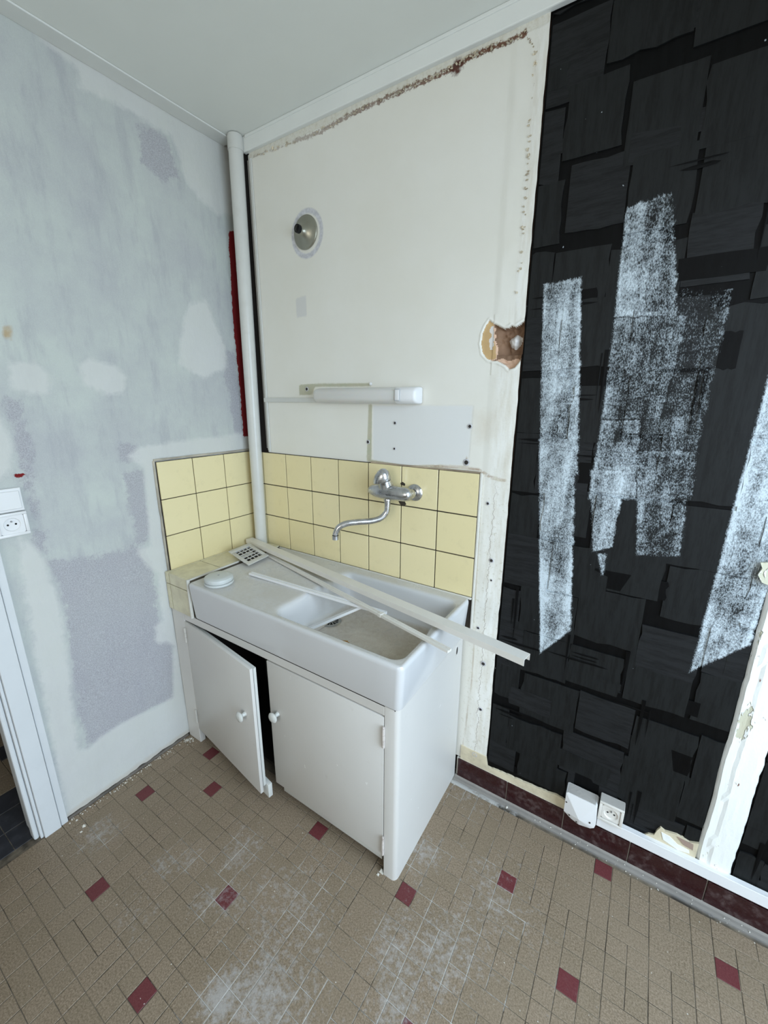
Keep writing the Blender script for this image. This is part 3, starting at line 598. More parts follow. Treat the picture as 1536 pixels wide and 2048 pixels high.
# ---------------------------------------------------------------- trims: cornices, posts
tr = boxo('trim_1', CORN, (0.100, 2.78, -0.016, 0.002, 2.404, 2.4555), bevel=0.003, kind='structure')
boxo('bead', CORN, (0.12, 2.78, -0.019, -0.015, 2.446, 2.4555), tr, bevel=0.0015)
tr = boxo('trim_2', simple('ceiling_cove_paint', (0.71, 0.72, 0.69), 0.6, var=0.02), (0.0, 0.062, -3.5, -0.02, 2.450, 2.4555), bevel=0.002, kind='structure')
bm = bmesh.new(); st = []
for a in range(13):
    zz = 0.125+a/12*(2.40-0.125); st.append(zz)
zs = [0.138+0.02*k_ for k_ in range(114)]
L0 = []
for k_, zz in enumerate(zs):
    w0 = 1.886+0.004*n3(1, zz*7, 2)+0.002*n3(1, zz*30, 5); w1 = 1.970+0.006*n3(4, zz*8, 2)+0.003*n3(3, zz*33, 5)
    row_ = []
    for q in range(11):
        t = q/10; yy = -0.009-0.0007*n3(t*4, zz*9, 1)-0.0006*n3(t*9, zz*30, 6)
        if t < 0.33+0.12*n3(7, zz*11, 2): yy += 0.003
        if q in (0, 10): yy = 0.003
        row_.append(bm.verts.new((w0+(w1-w0)*t, yy, zz)))
    L0.append(row_)
for A, B in zip(L0, L0[1:]):
    for q in range(10): bm.faces.new((A[q], A[q+1], B[q+1], B[q]))
add('trim_3', mesh(bm), PEEL, None, kind='structure')
# bare plaster showing at the foot of the black wall
bm = bmesh.new(); N = 60; A = []
for q in range(N+1):
    x = 1.125+(1.60-1.125)*q/N; zt = 0.106+0.020*(x-1.2)/0.3+0.006*n3(x*30, 1, 1)+0.003*n3(x*90, 1, 1)
    if x < 1.235: zt = 0.15
    A.append([bm.verts.new((x, -0.0045, 0.086)), bm.verts.new((x, -0.0045-0.002*n3(x*20, 3, 3), (0.086+zt)/2)), bm.verts.new((x, -0.004, zt)), bm.verts.new((x, 0.003, zt+0.001))])
for a, b in zip(A, A[1:]):
    for q in range(3): bm.faces.new((a[q], b[q], b[q+1], a[q+1]))
add('bare_plaster', mesh(bm), CREAM, wb)
def flat_poly(name, pts, y, mat, parent, th=0.003):
    bm = bmesh.new(); f = [bm.verts.new((p[0], y, p[1])) for p in pts]; g = [bm.verts.new((p[0], y+th, p[1])) for p in pts]; bm.faces.new(f)
    for q in range(len(pts)): bm.faces.new((f[q], g[q], g[(q+1) % len(pts)], f[(q+1) % len(pts)]))
    return add(name, mesh(bm), mat, parent)
flat_poly('bare_plaster', [(1.752, 0.14), (1.762, 0.152), (1.776, 0.156), (1.781, 0.178), (1.788, 0.196), (1.80, 0.190), (1.83, 0.197), (1.862, 0.190), (1.884, 0.201), (1.884, 0.13), (1.80, 0.13)], -0.0072, CREAM, wb, 0.01)
flat_poly('paint_flake', [(1.792, 0.182), (1.815, 0.180), (1.835, 0.165), (1.866, 0.162), (1.868, 0.152), (1.84, 0.145), (1.80, 0.158)], -0.009, PEEL, wb)
flat_poly('paint_flake', [(1.832, 0.192), (1.872, 0.19), (1.874, 0.17), (1.85, 0.174)], -0.010, simple('brown_paper', (0.33, 0.24, 0.19), 0.8), wb)
flat_poly('paint_flake', [(1.856, 1.102), (1.862, 1.088), (1.857, 1.07), (1.868, 1.052), (1.888, 1.046), (1.93, 1.04), (1.93, 1.10), (1.88, 1.108)], -0.016, PEEL, wb, 0.006)
# torn paint along the top and right edges of the panel
fr_ = random.Random(5); bm = bmesh.new()
for line, nn in ((PL['peel'], 150), (PL['peelv'], 55)):
    for q in range(nn):
        t = fr_.random()**0.7*(len(line)-1); i = min(int(t), len(line)-2); f = t-i
        x = line[i][0]*(1-f)+line[i+1][0]*f+fr_.uniform(-.004, .004); z = line[i][1]*(1-f)+line[i+1][1]*f+fr_.uniform(-.006, .006); r = fr_.uniform(.0015, .005)
        vs = [bm.verts.new((x+r*fr_.uniform(.5, 1.3)*math.cos(a), -0.002-fr_.uniform(0, .004), z+r*.7*fr_.uniform(.5, 1.3)*math.sin(a))) for a in (0.2, 1.4, 2.7, 4.0, 5.2)]
        c = bm.verts.new((x, 0.0015, z)); bm.faces.new(vs)
        for k_ in range(5): bm.faces.new((vs[k_], c, vs[(k_+1) % 5]))
add('torn_paint', mesh(bm), simple('torn_paint', (0.55, 0.48, 0.36), 0.8, var=0.4, dirt=0.5, dcol=(0.18, 0.09, 0.05)), wb, kind='stuff')
# screw holes
for x, z, r in ((0.795, 1.404, .004), (0.794, 1.311, .0035), (1.082, 1.402, .005), (1.077, 1.283, .007), (0.675, 1.329, .005), (0.370, 1.527, .0055), (1.188, 0.956, .005), (1.191, 0.352, .005), (1.161, 1.153, .004),
                (1.193, 0.884, .003), (1.159, 0.688, .004), (1.188, 0.55, .006), (1.182, 0.135, .007)):
    bm = bmesh.new(); lathe(bm, [(r*1.7, 0.0), (r*1.35, 0.0014), (r*1.05, 0.0012), (r*0.98, 0.0006), (0, 0.0005)], (x, -0.0015 if x < 1.14 else -0.003, z), (0, -1, 0), 14)
    me_ = mesh(bm, True); me_.materials.append(MB_); me_.materials.append(DARKB)
    for p in me_.polygons:
        if (p.center-Vector((x, 0, z))).xz.length < r*1.04: p.material_index = 1
    add('screw_hole', me_, None, wb)

# slot beside the pipe: grey conduit and wire in the open joint
boxo('joint_strip', simple('grey_conduit', (0.40, 0.39, 0.37), 0.5), (0.1035, 0.1075, 0.002, 0.012, 1.27, 2.385), wb)

# ---------------------------------------------------------------- tiles on the walls
bd = boxo('grout_bed', GROUT, (0.0, 1.129, -0.0045, 0.017, 0.655, 1.2515), wb)
def wtile(par, mat, u0, u1, z0, z1, side):
    bm = bmesh.new(); g = 0.0022 if side == 'b' else 0.0017; t0, t1 = 0.0035, 0.0085
    if side == 'b': box(bm, -(u1-u0)/2+g, (u1-u0)/2-g, -(t1-t0)/2, (t1-t0)/2, -(z1-z0)/2+g, (z1-z0)/2-g, bevel=0.0008, seg=1); loc = ((u0+u1)/2, -(t0+t1)/2, (z0+z1)/2)
    else: box(bm, -(t1-t0)/2, (t1-t0)/2, -(u1-u0)/2+g, (u1-u0)/2-g, -(z1-z0)/2+g, (z1-z0)/2-g, bevel=0.0008, seg=1); loc = ((t0+t1)/2, (u0+u1)/2, (z0+z1)/2)
    o = add('wall_tile', mesh(bm), mat, par); o.location = loc; o.rotation_euler = (rr.uniform(-.003, .003), rr.uniform(-.002, .002), rr.uniform(-.003, .003)); return o
for r_ in range(3):
    z0 = 0.8014+0.15*r_
    for c in range(8):
        x0 = 0.08+0.15*(c-0); wtile(wb, YEL, max(x0, 0.012), x0+0.15 if c < 7 else 1.13, z0, z0+0.15, 'b') if c < 7 else None
    wtile(wb, YEL, 0.012, 0.08, z0, z0+0.15, 'b')
    for c in range(3): wtile(wl, YEL, -0.463+0.15*c, -0.313+0.15*c, z0, z0+0.15, 'l')
boxo('grout_bed', GROUT, (-0.004, 0.0045, -0.4635, -0.001, 0.80, 1.2515), wl)
# rough plaster edging round the tiled area
bm = bmesh.new(); tube(bm, [(0.003, -0.470+0.0015*n3(1, t, 1), 0.80+t*0.0455) for t in range(11)], [0.0045+0.002*n3(3, t*.9, 2) for t in range(11)], 8)
tube(bm, [(0.003, -0.470+0.046*t, 1.258+0.002*n3(4, t*1.1, 1)) for t in range(11)], [0.0045+0.002*n3(5, t*.9, 2) for t in range(11)], 8)
add('edge_bead', mesh(bm, True), simple('soiled_edge', (0.42, 0.38, 0.31), 0.9, var=0.35, bump=0.5), wl)
boxo('edge_bead', GROUTL, (1.1295, 1.138, -0.010, 0.0, 0.645, 1.253), wb, bevel=0.003)
bm = bmesh.new(); tube(bm, [(0.69+0.044*t, -0.003, 1.2525+0.0015*n3(4, t*1.4, 1)) for t in range(11)], [0.0035+0.0016*n3(5, t*1.9, 2) for t in range(11)], 8)
add('edge_bead', mesh(bm, True), simple('soiled_edge_b', (0.36, 0.29, 0.21), 0.9, var=0.4, bump=0.5), wb)

boxo('edge_bead', GROUTL, (0.16, 1.13, -0.0165, -0.0080, 0.795, 0.8035), wb, bevel=0.003)
# tiled ledge left of the sink
ld_ = boxo('trim_4', simple('ledge_core', (0.14, 0.115, 0.08), 0.9), (0.0, 0.158, -0.478, -0.001, 0.64, 0.802), kind='structure')
def lt(x0, x1, y0, y1, z0, z1): boxo('wall_tile', YELD, (x0+.0021, x1-.0021, y0+(.0021 if y1-y0 > .02 else 0), y1-(.0021 if y1-y0 > .02 else 0), z0+(.0016 if z1-z0 > .02 else 0), z1-(.0016 if z1-z0 > .02 else 0)), ld_, bevel=0.0008)
for a, b in ((-0.486, -0.337), (-0.337, -0.187), (-0.187, -0.010)):
    lt(0.008, 0.024, a, b, 0.801, 0.8085); lt(0.024, 0.158, a, b, 0.801, 0.8085)
for x0, x1 in ((0.002, 0.030), (0.030, 0.158)):
    lt(x0, x1, -0.4868, -0.4775, 0.759, 0.8085); lt(x0, x1, -0.4868, -0.4775, 0.645, 0.759)
boxo('white_seam', GROUTL, (0.157, 0.1655, -0.4925, -0.4805, 0.645, 0.8105), ld_, bevel=0.002)
boxo('white_seam', GROUTL, (0.157, 0.1655, -0.4805, -0.25, 0.8035, 0.8105), ld_, bevel=0.002)

# ---------------------------------------------------------------- skirting
sk = boxo('baseboard_back', GROUTL, (1.112, 2.78, -0.0058, 0.0025, 0.0, 0.0865), kind='structure')
x = 1.117
for e_ in [1.317+0.2023*q for q in range(8)]:
    boxo('skirting_tile', OXB, (max(x, 1.112)+.0012, min(e_, 2.78)-.0012, -0.0125, -0.0055, 0.001, 0.0872), sk, bevel=0.0022); x = e_
sl = boxo('baseboard_left', simple('foot_mortar', (0.16, 0.14, 0.12), 0.9, var=0.4, bump=0.8), (-0.008, 0.004, -0.955, -0.485, -0.001, 0.009), kind='structure')

# ---------------------------------------------------------------- door casing, left
dr = bpy.data.objects.new('door_1', None); COL.objects.link(dr); dr['kind'] = 'structure'; dr.location = (0, -1.04, 0)
def dbox(n, d, bev=0.002):
    x0, x1, y0, y1, z0, z1 = d; o = boxo(n, PAINTB, (x0, x1, y0+1.04, y1+1.04, z0, z1), dr, bevel=bev); return o
PAINTB = simple('casing_paint', (0.66, 0.68, 0.69), 0.4, bump=0.08, bscale=40, var=0.02, dirt=0.05)
for y0, y1, t, n in ((-0.9785, -0.958, 0.009, 'casing_edge'), (-1.028, -0.980, 0.013, 'casing')): dbox(n, (-0.02, t, y0, y1, 0, 2.10))
dbox('jamb', (-0.10, 0.002, -1.037, -1.0285, 0, 2.06)); dbox('stop_bead', (-0.045, -0.008, -1.052, -1.0375, 0, 2.05), 0.005); dbox('jamb', (-0.10, -0.05, -1.046, -1.0375, 0, 2.05))
dbox('casing_head', (-0.02, 0.013, -1.98, -0.958, 2.101, 2.16)); dbox('casing', (-0.02, 0.013, -2.02, -1.96, 0, 2.10)); dbox('jamb', (-0.10, 0.002, -1.959, -1.95, 0, 2.10))
dbox('jamb', (-0.10, 0.002, -1.949, -1.037, 2.07, 2.10))

# ================================================================ THINGS
# ---------------------------------------------------------------- corner pipe
bm = bmesh.new(); pts = [(0.0625, -0.0365, 0.8095), (0.070, -0.0365, 1.31), (0.076, -0.0365, 1.70), (0.087, -0.0365, 2.38), (0.088, -0.0365, 2.4535)]
tube(bm, pts, [0.027, 0.0275, 0.028, 0.0275, 0.0275], 32)
pp_ = tag(add('water_pipe', mesh(bm, True), PAINT), 'thick white painted pipe rising from sink to ceiling in the corner', 'pipe')
bm = bmesh.new(); tube(bm, [(0.0868, -0.0365, 2.404), (0.0878, -0.0365, 2.446)], [0.0295, 0.0290], 32); add('paint_collar', mesh(bm, True), PAINT, pp_)

# ---------------------------------------------------------------- sink
def rrect(x0, x1, y0, y1, r, z, bump=0.0):
    out = []
    cs = [(x1-r, y1-r, 0), (x0+r, y1-r, 90), (x0+r, y0+r, 180), (x1-r, y0+r, 270)]
    for k_, (cx_, cy_, a0) in enumerate(cs):
        for q in range(7):
            a = math.radians(a0+90*q/6); out.append([cx_+r*math.cos(a), cy_+r*math.sin(a), z])
        nx, ny, na = cs[(k_+1) % 4]; a = math.radians(a0+90)
        p0 = out[-1]; p1 = [nx+r*math.cos(a), ny+r*math.sin(a), z]
        for q in range(1, 14): out.append([p0[0]+(p1[0]-p0[0])*q/14, p0[1]+(p1[1]-p0[1])*q/14, z])
    if bump:
        for p in out:
            if p[0] > x1-0.004: p[0] -= bump*math.exp(-((p[1]+0.265)/0.028)**2)
    return out
OX = (0.1665, 1.127, -0.497, -0.0098); IX = (0.612, 1.099, -0.464, -0.066)
def O(i, z, r=0.020):
    d = max(0, 0.80-z)/0.15*0.0135; return rrect(OX[0]+i, OX[1]-i-d, OX[2]+i+d, OX[3]-i, max(0.003, r-i), z)
def I(i, z, r=0.036): return rrect(IX[0]+i*1.6, IX[1]-i, IX[2]+i, IX[3]-i*1.15, max(0.012, r-i*0.3), z, 0.010)
loops = [O(0.006, 0.6475), O(0.001, 0.650), O(0, 0.657), O(0, 0.786), O(0.0015, 0.7945), O(0.0055, 0.7995), O(0.011, 0.8012)]
a_, b_ = O(0.014, 0.8005), I(-0.016, 0.8000)
for t in (0.0, 0.35, 0.7): loops.append([[p[c]*(1-t)+q[c]*t for c in range(3)] for p, q in zip(a_, b_)])
loops += [I(-0.016, 0.8000), I(-0.010, 0.7992), I(-0.005, 0.7965), I(-0.001, 0.791), I(0.002, 0.782), I(0.006, 0.750), I(0.010, 0.712), I(0.015, 0.692), I(0.023, 0.680), I(0.036, 0.6745)]
c_ = I(0.036, 0.6745); DR = (0.664, -0.238)
for t, z in ((0.35, 0.6728), (0.7, 0.6712)): loops.append([[p[0]*(1-t)+DR[0]*t, p[1]*(1-t)+DR[1]*t, z] for p in c_])
n_ = len(c_); loops.append([[DR[0]+0.040*math.cos(math.atan2(p[1]-DR[1], p[0]-DR[0])), DR[1]+0.040*math.sin(math.atan2(p[1]-DR[1], p[0]-DR[0])), 0.6702] for p in c_])
bm = bmesh.new(); LV = [[bm.verts.new(p) for p in l] for l in loops]
for A, B in zip(LV, LV[1:]):
    for q in range(n_): bm.faces.new((A[q], A[(q+1) % n_], B[(q+1) % n_], B[q]))
bm.faces.new(LV[0]); bm.faces.new(LV[-1])
sinkE = empty('kitchen_sink', (0.65, -0.25, 0.6475), 'long white glazed ceramic sink with a drainboard on its left', 'sink')
INV = Matrix.Translation((-0.65, 0.25, -0.6475))
def under(o, par): o.parent = par; o.matrix_parent_inverse = Matrix.Translation(par.location).inverted() if par.rotation_euler[2] == 0 else par.matrix_basis.inverted(); return o
under(add('basin', mesh(bm, True), CERA), sinkE)
bm = bmesh.new(); lathe(bm, [(0, 0.0), (0.034, 0.0), (0.0345, 0.001), (0, 0.001)], (DR[0], DR[1], 0.6705), (0, 0, 1), 28); dd_ = under(add('drain', mesh(bm), DARK), sinkE)
bm = bmesh.new(); lathe(bm, [(0.0285, 0.0008), (0.030, 0.003), (0.0375, 0.0032), (0.0405, 0.0008)], (DR[0], DR[1], 0.6705), (0, 0, 1), 32)
lathe(bm, [(0.0, 0.0028), (0.007, 0.0026), (0.0075, 0.0012)], (DR[0], DR[1], 0.6705), (0, 0, 1), 20)
for q in range(12):
    a = math.pi*2*q/12; extr(bm, [(-0.0018, 0), (0.0018, 0), (0.0018, 0.0012), (-0.0018, 0.0012)], (DR[0]+0.006*math.cos(a), DR[1]+0.006*math.sin(a), 0.6718), (DR[0]+0.030*math.cos(a), DR[1]+0.030*math.sin(a), 0.6722))
dd_2 = under(add('drain_strainer', mesh(bm, True), STEEL), sinkE); dd_2['label'] = 'round steel strainer with radial slots'

# ---------------------------------------------------------------- cabinet
cab = empty('sink_cabinet', (0.55, -0.25, 0.0), 'white painted wooden cabinet under the sink, left door ajar', 'cabinet')
def cb(n, d, bev=0.0025, mat=None, par=None): return under(boxo(n, mat or CABW, d, None, bevel=bev), par or cab)
bm = bmesh.new()
prof = [(1.063, -0.480), (1.094, -0.480), (1.101, -0.477), (1.106, -0.471), (1.108, -0.463), (1.108, -0.014), (1.086, -0.014), (1.086, -0.455), (1.063, -0.455)]
a = [bm.verts.new((x, y, 0.0)) for x, y in prof]; b = [bm.verts.new((x, y, 0.6465)) for x, y in prof]
for q in range(len(prof)): bm.faces.new((a[q], a[(q+1) % len(prof)], b[(q+1) % len(prof)], b[q]))
bm.faces.new(a[::-1]); bm.faces.new(b); under(add('side_panel', mesh(bm, True), CABW), cab)
cb('stile', (0.004, 0.0885, -0.480, -0.455, 0.0, 0.6445)); cb('top_rail', (0.0895, 1.0625, -0.480, -0.457, 0.612, 0.6435))
cb('gap_shade_strip', (0.17, 1.098, -0.4795, -0.462, 0.6436, 0.6474), 0.0, DARKB)  # dark filler strip, paints the shade of the gap under the sink
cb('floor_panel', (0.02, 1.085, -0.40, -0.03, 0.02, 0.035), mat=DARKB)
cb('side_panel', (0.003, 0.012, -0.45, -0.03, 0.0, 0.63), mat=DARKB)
bm = bmesh.new(); lathe(bm, [(0.0125, 0.0), (0.0115, 0.0022), (0.0092, 0.0012), (0.0085, 0.0007)], (1.108, 0, 0), (1, 0, 0), 24)
for v in bm.verts: v.co.z = v.co.z*1.75+0.612; v.co.y = v.co.y*0.85-0.068
o = under(add('notch', mesh(bm, True), CABW), cab)
bm = bmesh.new(); lathe(bm, [(0.0, 0.0009), (0.009, 0.0009), (0.009, -0.001)], (1.108, 0, 0), (1, 0, 0), 24)
for v in bm.verts: v.co.z = v.co.z*1.75+0.612; v.co.y = v.co.y*0.85-0.068
o = under(add('notch_opening', mesh(bm, True), DARKB), cab)
# doors built shut around their hinge, then turned
def door(hx, hy, ang, w, side, zt, zb):
    """w runs away from the hinge; side +1 = hinge on the left"""
    M_ = Matrix.Translation((hx, hy, 0)) @ Matrix.Rotation(ang, 4, 'Z')
    bm = bmesh.new(); a, b = (0, w*side) if side > 0 else (w*side, 0)
    box(bm, min(a, b), max(a, b), -0.004, 0.008, zb, zt, bevel=0.0015, mtx=M_)
    fr = (min(a, b)+0.0, max(a, b)-0.0)
    d = under(add('door', mesh(bm, True), CABW), cab)
    bm = bmesh.new(); box(bm, min(a, b)+0.006, max(a, b)-0.004, 0.0118, 0.0225, zb+0.02, zt-0.006, bevel=0.001, mtx=M_); o = add('door_frame', mesh(bm, True), PAINT); o.parent = d
    bm = bmesh.new(); x0, x1 = (min(a, b)+0.03, max(a, b)+0.008) if side > 0 else (min(a, b)+0.028, max(a, b)-0.012)
    box(bm, x0, x1, 0.0085 if side < 0 else 0.0230, 0.018 if side < 0 else 0.040, zb-0.036, zb+(0.012 if side < 0 else 0.022), bevel=0.001, mtx=M_); o = add('bottom_batten', mesh(bm, True), PAINT); o.parent = d
    kx = (w-0.058)*side if side > 0 else -(w-0.038)
    bm = bmesh.new(); lathe(bm, [(0.009, 0.0), (0.008, 0.004), (0.0065, 0.011), (0.011, 0.016), (0.0180, 0.0200), (0.0195, 0.024), (0.0165, 0.028), (0.008, 0.0305), (0.0, 0.031)], (kx, -0.004, 0.405 if side < 0 else 0.398), (0, -1, 0), 28)
    for v in bm.verts: v.co = M_ @ v.co
    o = add('door_knob', mesh(bm, True), PAINT); o.parent = d
    return d, M_
dL, ML = door(0.0905, -0.4765, -math.radians(7.8), 0.480, 1, 0.6065, 0.076)
dR, MR = door(1.0605, -0.4765, 0, 0.486, -1, 0.6075, 0.076)
for o in (dL, dR):
    for c in o.children: c.matrix_parent_inverse = (Matrix.Translation(cab.location)).inverted()
    for c in o.children: c.matrix_parent_inverse = Matrix.Identity(4)
for x, zc, lk in ((0.0895, 0.545, 0), (0.0895, 0.145, 0), (1.0618, 0.540, 1), (1.0618, 0.125, 1)):
    bm = bmesh.new(); h_ = 0.033
    for a, b in ((-h_, -h_/3), (-h_/3+0.0008, h_/3-0.0008), (h_/3, h_)): tube(bm, [(x, -0.4845, zc+a), (x, -0.4845, zc+b)], 0.0048, 14)
    if lk: lathe(bm, [(0.0035, h_), (0.0044, h_+0.003), (0.003, h_+0.006), (0, h_+0.007)], (x, -0.4845, zc), (0, 0, 1), 14)
    under(add('hinge', mesh(bm, True), simple('chipped_hinge', (0.55, 0.50, 0.46), 0.4, dirt=0.6, dcol=(0.12, 0.07, 0.05)) if lk else PAINT_D), cab)
bm = bmesh.new(); tube(bm, [(0.60, -0.26, 0.05), (0.60, -0.26, 0.12), (0.602, -0.24, 0.15), (0.64, -0.232, 0.16), (0.67, -0.232, 0.20), (0.672, -0.232, 0.62)], 0.018, 16)
under(add('waste_pipe', mesh(bm, True), simple('waste_grey', (0.20, 0.20, 0.20), 0.5)), cab)

# ---------------------------------------------------------------- faucet
fa = empty('wall_faucet', (0.815, -0.0085, 1.158), 'chrome single-lever mixer tap mounted on the yellow tiles', 'faucet')
for x in (0.740, 0.889):
    bm = bmesh.new(); lathe(bm, [(0.0, -0.0003), (0.031, 0.0), (0.0315, 0.003), (0.028, 0.0075), (0.019, 0.0105), (0.0145, 0.013)], (x, -0.0088, 1.158), (0, -1, 0), 32)
    under(add('wall_rose', mesh(bm, True), CHROME), fa)
    bm = bmesh.new(); lathe(bm, [(0.0135, 0.0), (0.0135, 0.012), (0.0175, 0.014), (0.0175, 0.026), (0.0165, 0.030), (0.0165, 0.040)], (x, -0.020, 1.158), (0, -1, 0), 6 if False else 24)
    under(add('union', mesh(bm, True), CHROME), fa)
bm = bmesh.new(); n = 26; P_ = []; Rr = []
for q in range(n+1):
    t = q/n; x = 0.718+0.190*t; P_.append((x, -0.063-0.004*math.sin(math.pi*t), 1.160)); Rr.append(0.0270*(max(0.0, 1-abs(2*t-1)**(2.6 if t < .5 else 9)))**0.5*(1-0.16*max(0, t-.3))+0.001)
tube(bm, P_, Rr, 28); under(add('tap_body', mesh(bm, True), CHROME), fa)
ax = Vector((-0.10, -0.30, 0.95)).normalized()
bm = bmesh.new(); lathe(bm, [(0.030, 0.0), (0.0285, 0.016), (0.0258, 0.030), (0.0245, 0.041), (0.0, 0.041)], (0.800, -0.060, 1.164), ax, 32); under(add('cartridge_housing', mesh(bm, True), CHROME), fa)
c0 = Vector((0.800, -0.060, 1.164))+ax*0.042
bm = bmesh.new(); lathe(bm, [(0.0, 0.0), (0.0240, 0.0), (0.0262, 0.004), (0.0258, 0.016), (0.0225, 0.030), (0.0145, 0.040), (0.006, 0.0435), (0.0, 0.044)], c0, ax, 32)
ld2 = Vector((-0.72, -0.69, 0)); 
for v in bm.verts:
    w = (v.co-c0); h = w.dot(ax); s_ = (w-ax*h).dot(ld2)
    if s_ > 0: v.co += ld2*s_*0.75*(1-h/0.05) - ax*s_*0.25
under(add('lever', mesh(bm, True), CHROME), fa)
bm = bmesh.new(); lathe(bm, [(0.0, 0.0), (0.0125, 0.0), (0.0135, 0.002), (0.0135, 0.012), (0.0115, 0.0135), (0.0, 0.0135)], (0.806, -0.0665, 1.139), (0, 0, -1), 24); under(add('spout_nut', mesh(bm, True), CHROME), fa)
sp_ = bez([(0.806, -0.0665, 1.128), (0.806, -0.067, 1.105), (0.803, -0.070, 1.082), (0.788, -0.084, 1.062), (0.763, -0.107, 1.053), (0.725, -0.142, 1.051), (0.695, -0.169, 1.047), (0.674, -0.188, 1.034), (0.665, -0.196, 1.012), (0.664, -0.197, 1.004)], 6)
bm = bmesh.new(); tube(bm, sp_, 0.0112, 22); under(add('spout', mesh(bm, True), CHROME), fa)
bm = bmesh.new(); tube(bm, [(0.664, -0.197, 1.0035), (0.6638, -0.1972, 0.988)], 0.0122, 22); under(add('aerator', mesh(bm, True), CHROME), fa)
bm = bmesh.new(); tube(bm, [(0.664, -0.197, 1.006), (0.664, -0.197, 1.0035)], 0.0118, 22); under(add('aerator_ring', mesh(bm, True), DARK), fa)
# dark broken grout behind the tap
flat_poly('chipped_grout', [(0.815, 1.122), (0.835, 1.128), (0.846, 1.120), (0.853, 1.108), (0.842, 1.100), (0.826, 1.106)], -0.0093, GROUT, wb, 0.001)
flat_poly('chipped_grout', [(0.826, 1.186), (0.836, 1.192), (0.847, 1.186), (0.846, 1.178), (0.829, 1.180)], -0.0093, GROUT, wb, 0.001)

# ---------------------------------------------------------------- strip light
sl_ = empty('strip_light', (0.66, -0.002, 1.50), 'white tubular strip light on the wall above the tap', 'wall light')
def dprof(h, d, n=10): return [(math.cos(math.pi*(0.5+q/n))*d*-1*-1, math.sin(math.pi*(0.5+q/n))*h) for q in range(n+1)]
def dbar(name, x0, x1, h, d, mat, rnd=0.0, yo=0.0):
    bm = bmesh.new(); P2 = []
    for q in range(17):
        a = -math.pi/2+math.pi*q/16; ca, sa = math.cos(a), math.sin(a); e_ = 0.62
        P2.append((-(abs(ca)**e_)*d, (abs(sa)**e_)*(1 if sa >= 0 else -1)*h))
    rings = []
    xs = [(x0, 1-rnd*.45), (x0+0.004, 1-rnd*.22), (x0+0.010, 1-rnd*.06), (x0+0.018, 1), (x1-0.018, 1), (x1-0.010, 1), (x1-0.004, 1), (x1, 1)] if rnd >= 0 else [(x0, 1), (x0+0.004, 1), (x1-0.010, 1), (x1-0.005, 1+rnd*.04), (x1-0.002, 1+rnd*.10), (x1, 1+rnd*.22)]
    for x, s_ in xs: rings.append([bm.verts.new((x, -0.004+yo+p[0]*s_, 1.500+p[1]*s_)) for p in P2])
    for A, B in zip(rings, rings[1:]):
        for q in range(16): bm.faces.new((A[q], A[q+1], B[q+1], B[q]))
        bm.faces.new((A[16], A[0], B[0], B[16]))
    bm.faces.new(rings[0]); bm.faces.new(rings[-1]); return under(add(name, mesh(bm, True), mat), sl_)
FROST = NT('frosted_acrylic', 0.38, 0.4); FROST.col((0.66, 0.655, 0.63)); FROST.b.inputs['Transmission Weight'].default_value = 0.0; FROST.b.inputs['Subsurface Weight'].default_value = 0.15; FROST = FROST.m
boxb = under(boxo('backplate', PLAST, (0.445, 0.895, -0.006, 0.0, 1.472, 1.529), None, bevel=0.002), sl_)
dbar('diffuser', 0.442, 0.822, 0.0285, 0.052, FROST, 1)
sw = dbar('end_cap', 0.8235, 0.905, 0.0292, 0.053, PLAST, -1)
bm = bmesh.new(); box(bm, 0.826, 0.848, -0.0592, -0.0560, 1.480, 1.522, bevel=0.001); o = under(add('rocker_frame', mesh(bm, True), simple('shadow_grey_plastic', (0.50, 0.51, 0.52), 0.5)), sl_)
bm = bmesh.new(); box(bm, 0.829, 0.845, -0.0618, -0.0592, 1.484, 1.518, bevel=0.001); o = under(add('rocker_switch', mesh(bm, True), PLAST), sl_)
bm = bmesh.new(); lathe(bm, [(0.0055, 0), (0.0055, 0.004), (0.003, 0.006), (0, 0.006)], (0.689, -0.001, 1.542), (0, -1, 0), 14); o = add('nail_plug', mesh(bm, True), PLAST, wb)
t5 = boxo('trim_5', PAINT, (0.114, 0.438, -0.0075, -0.0005, 1.474, 1.4925), bevel=0.002, kind='structure')
boxo('trim_6', PAINT, (0.1215, 0.1335, -0.0065, -0.0005, 1.254, 2.384), bevel=0.0015, kind='structure')

# ---------------------------------------------------------------- flue stub
fl_ = empty('flue_cover', (0.398, -0.001, 2.084), 'round dull metal flue cover with a black nozzle, high on the white panel', 'flue cover')
bm = bmesh.new(); lathe(bm, [(0.0565, 0.0), (0.0570, 0.004), (0.0545, 0.0065), (0.050, 0.007), (0.036, 0.012), (0.025, 0.0185), (0.0165, 0.026), (0.0135, 0.032), (0.0128, 0.046), (0.0105, 0.046), (0.0103, 0.030)], (0.398, -0.001, 2.084), (0, -1, 0), 40)
under(add('cone', mesh(bm, True), TINM), fl_)
bm = bmesh.new(); lathe(bm, [(0.0104, 0.040), (0.0, 0.040)], (0.398, -0.001, 2.084), (0, -1, 0), 24); under(add('nozzle_bore', mesh(bm), DARK), fl_)
bm = bmesh.new(); lathe(bm, [(0.0128, 0.034), (0.0142, 0.036), (0.0142, 0.047), (0.0105, 0.0475)], (0.398, -0.001, 2.084), (0, -1, 0), 24); under(add('nozzle', mesh(bm, True), DARK), fl_)

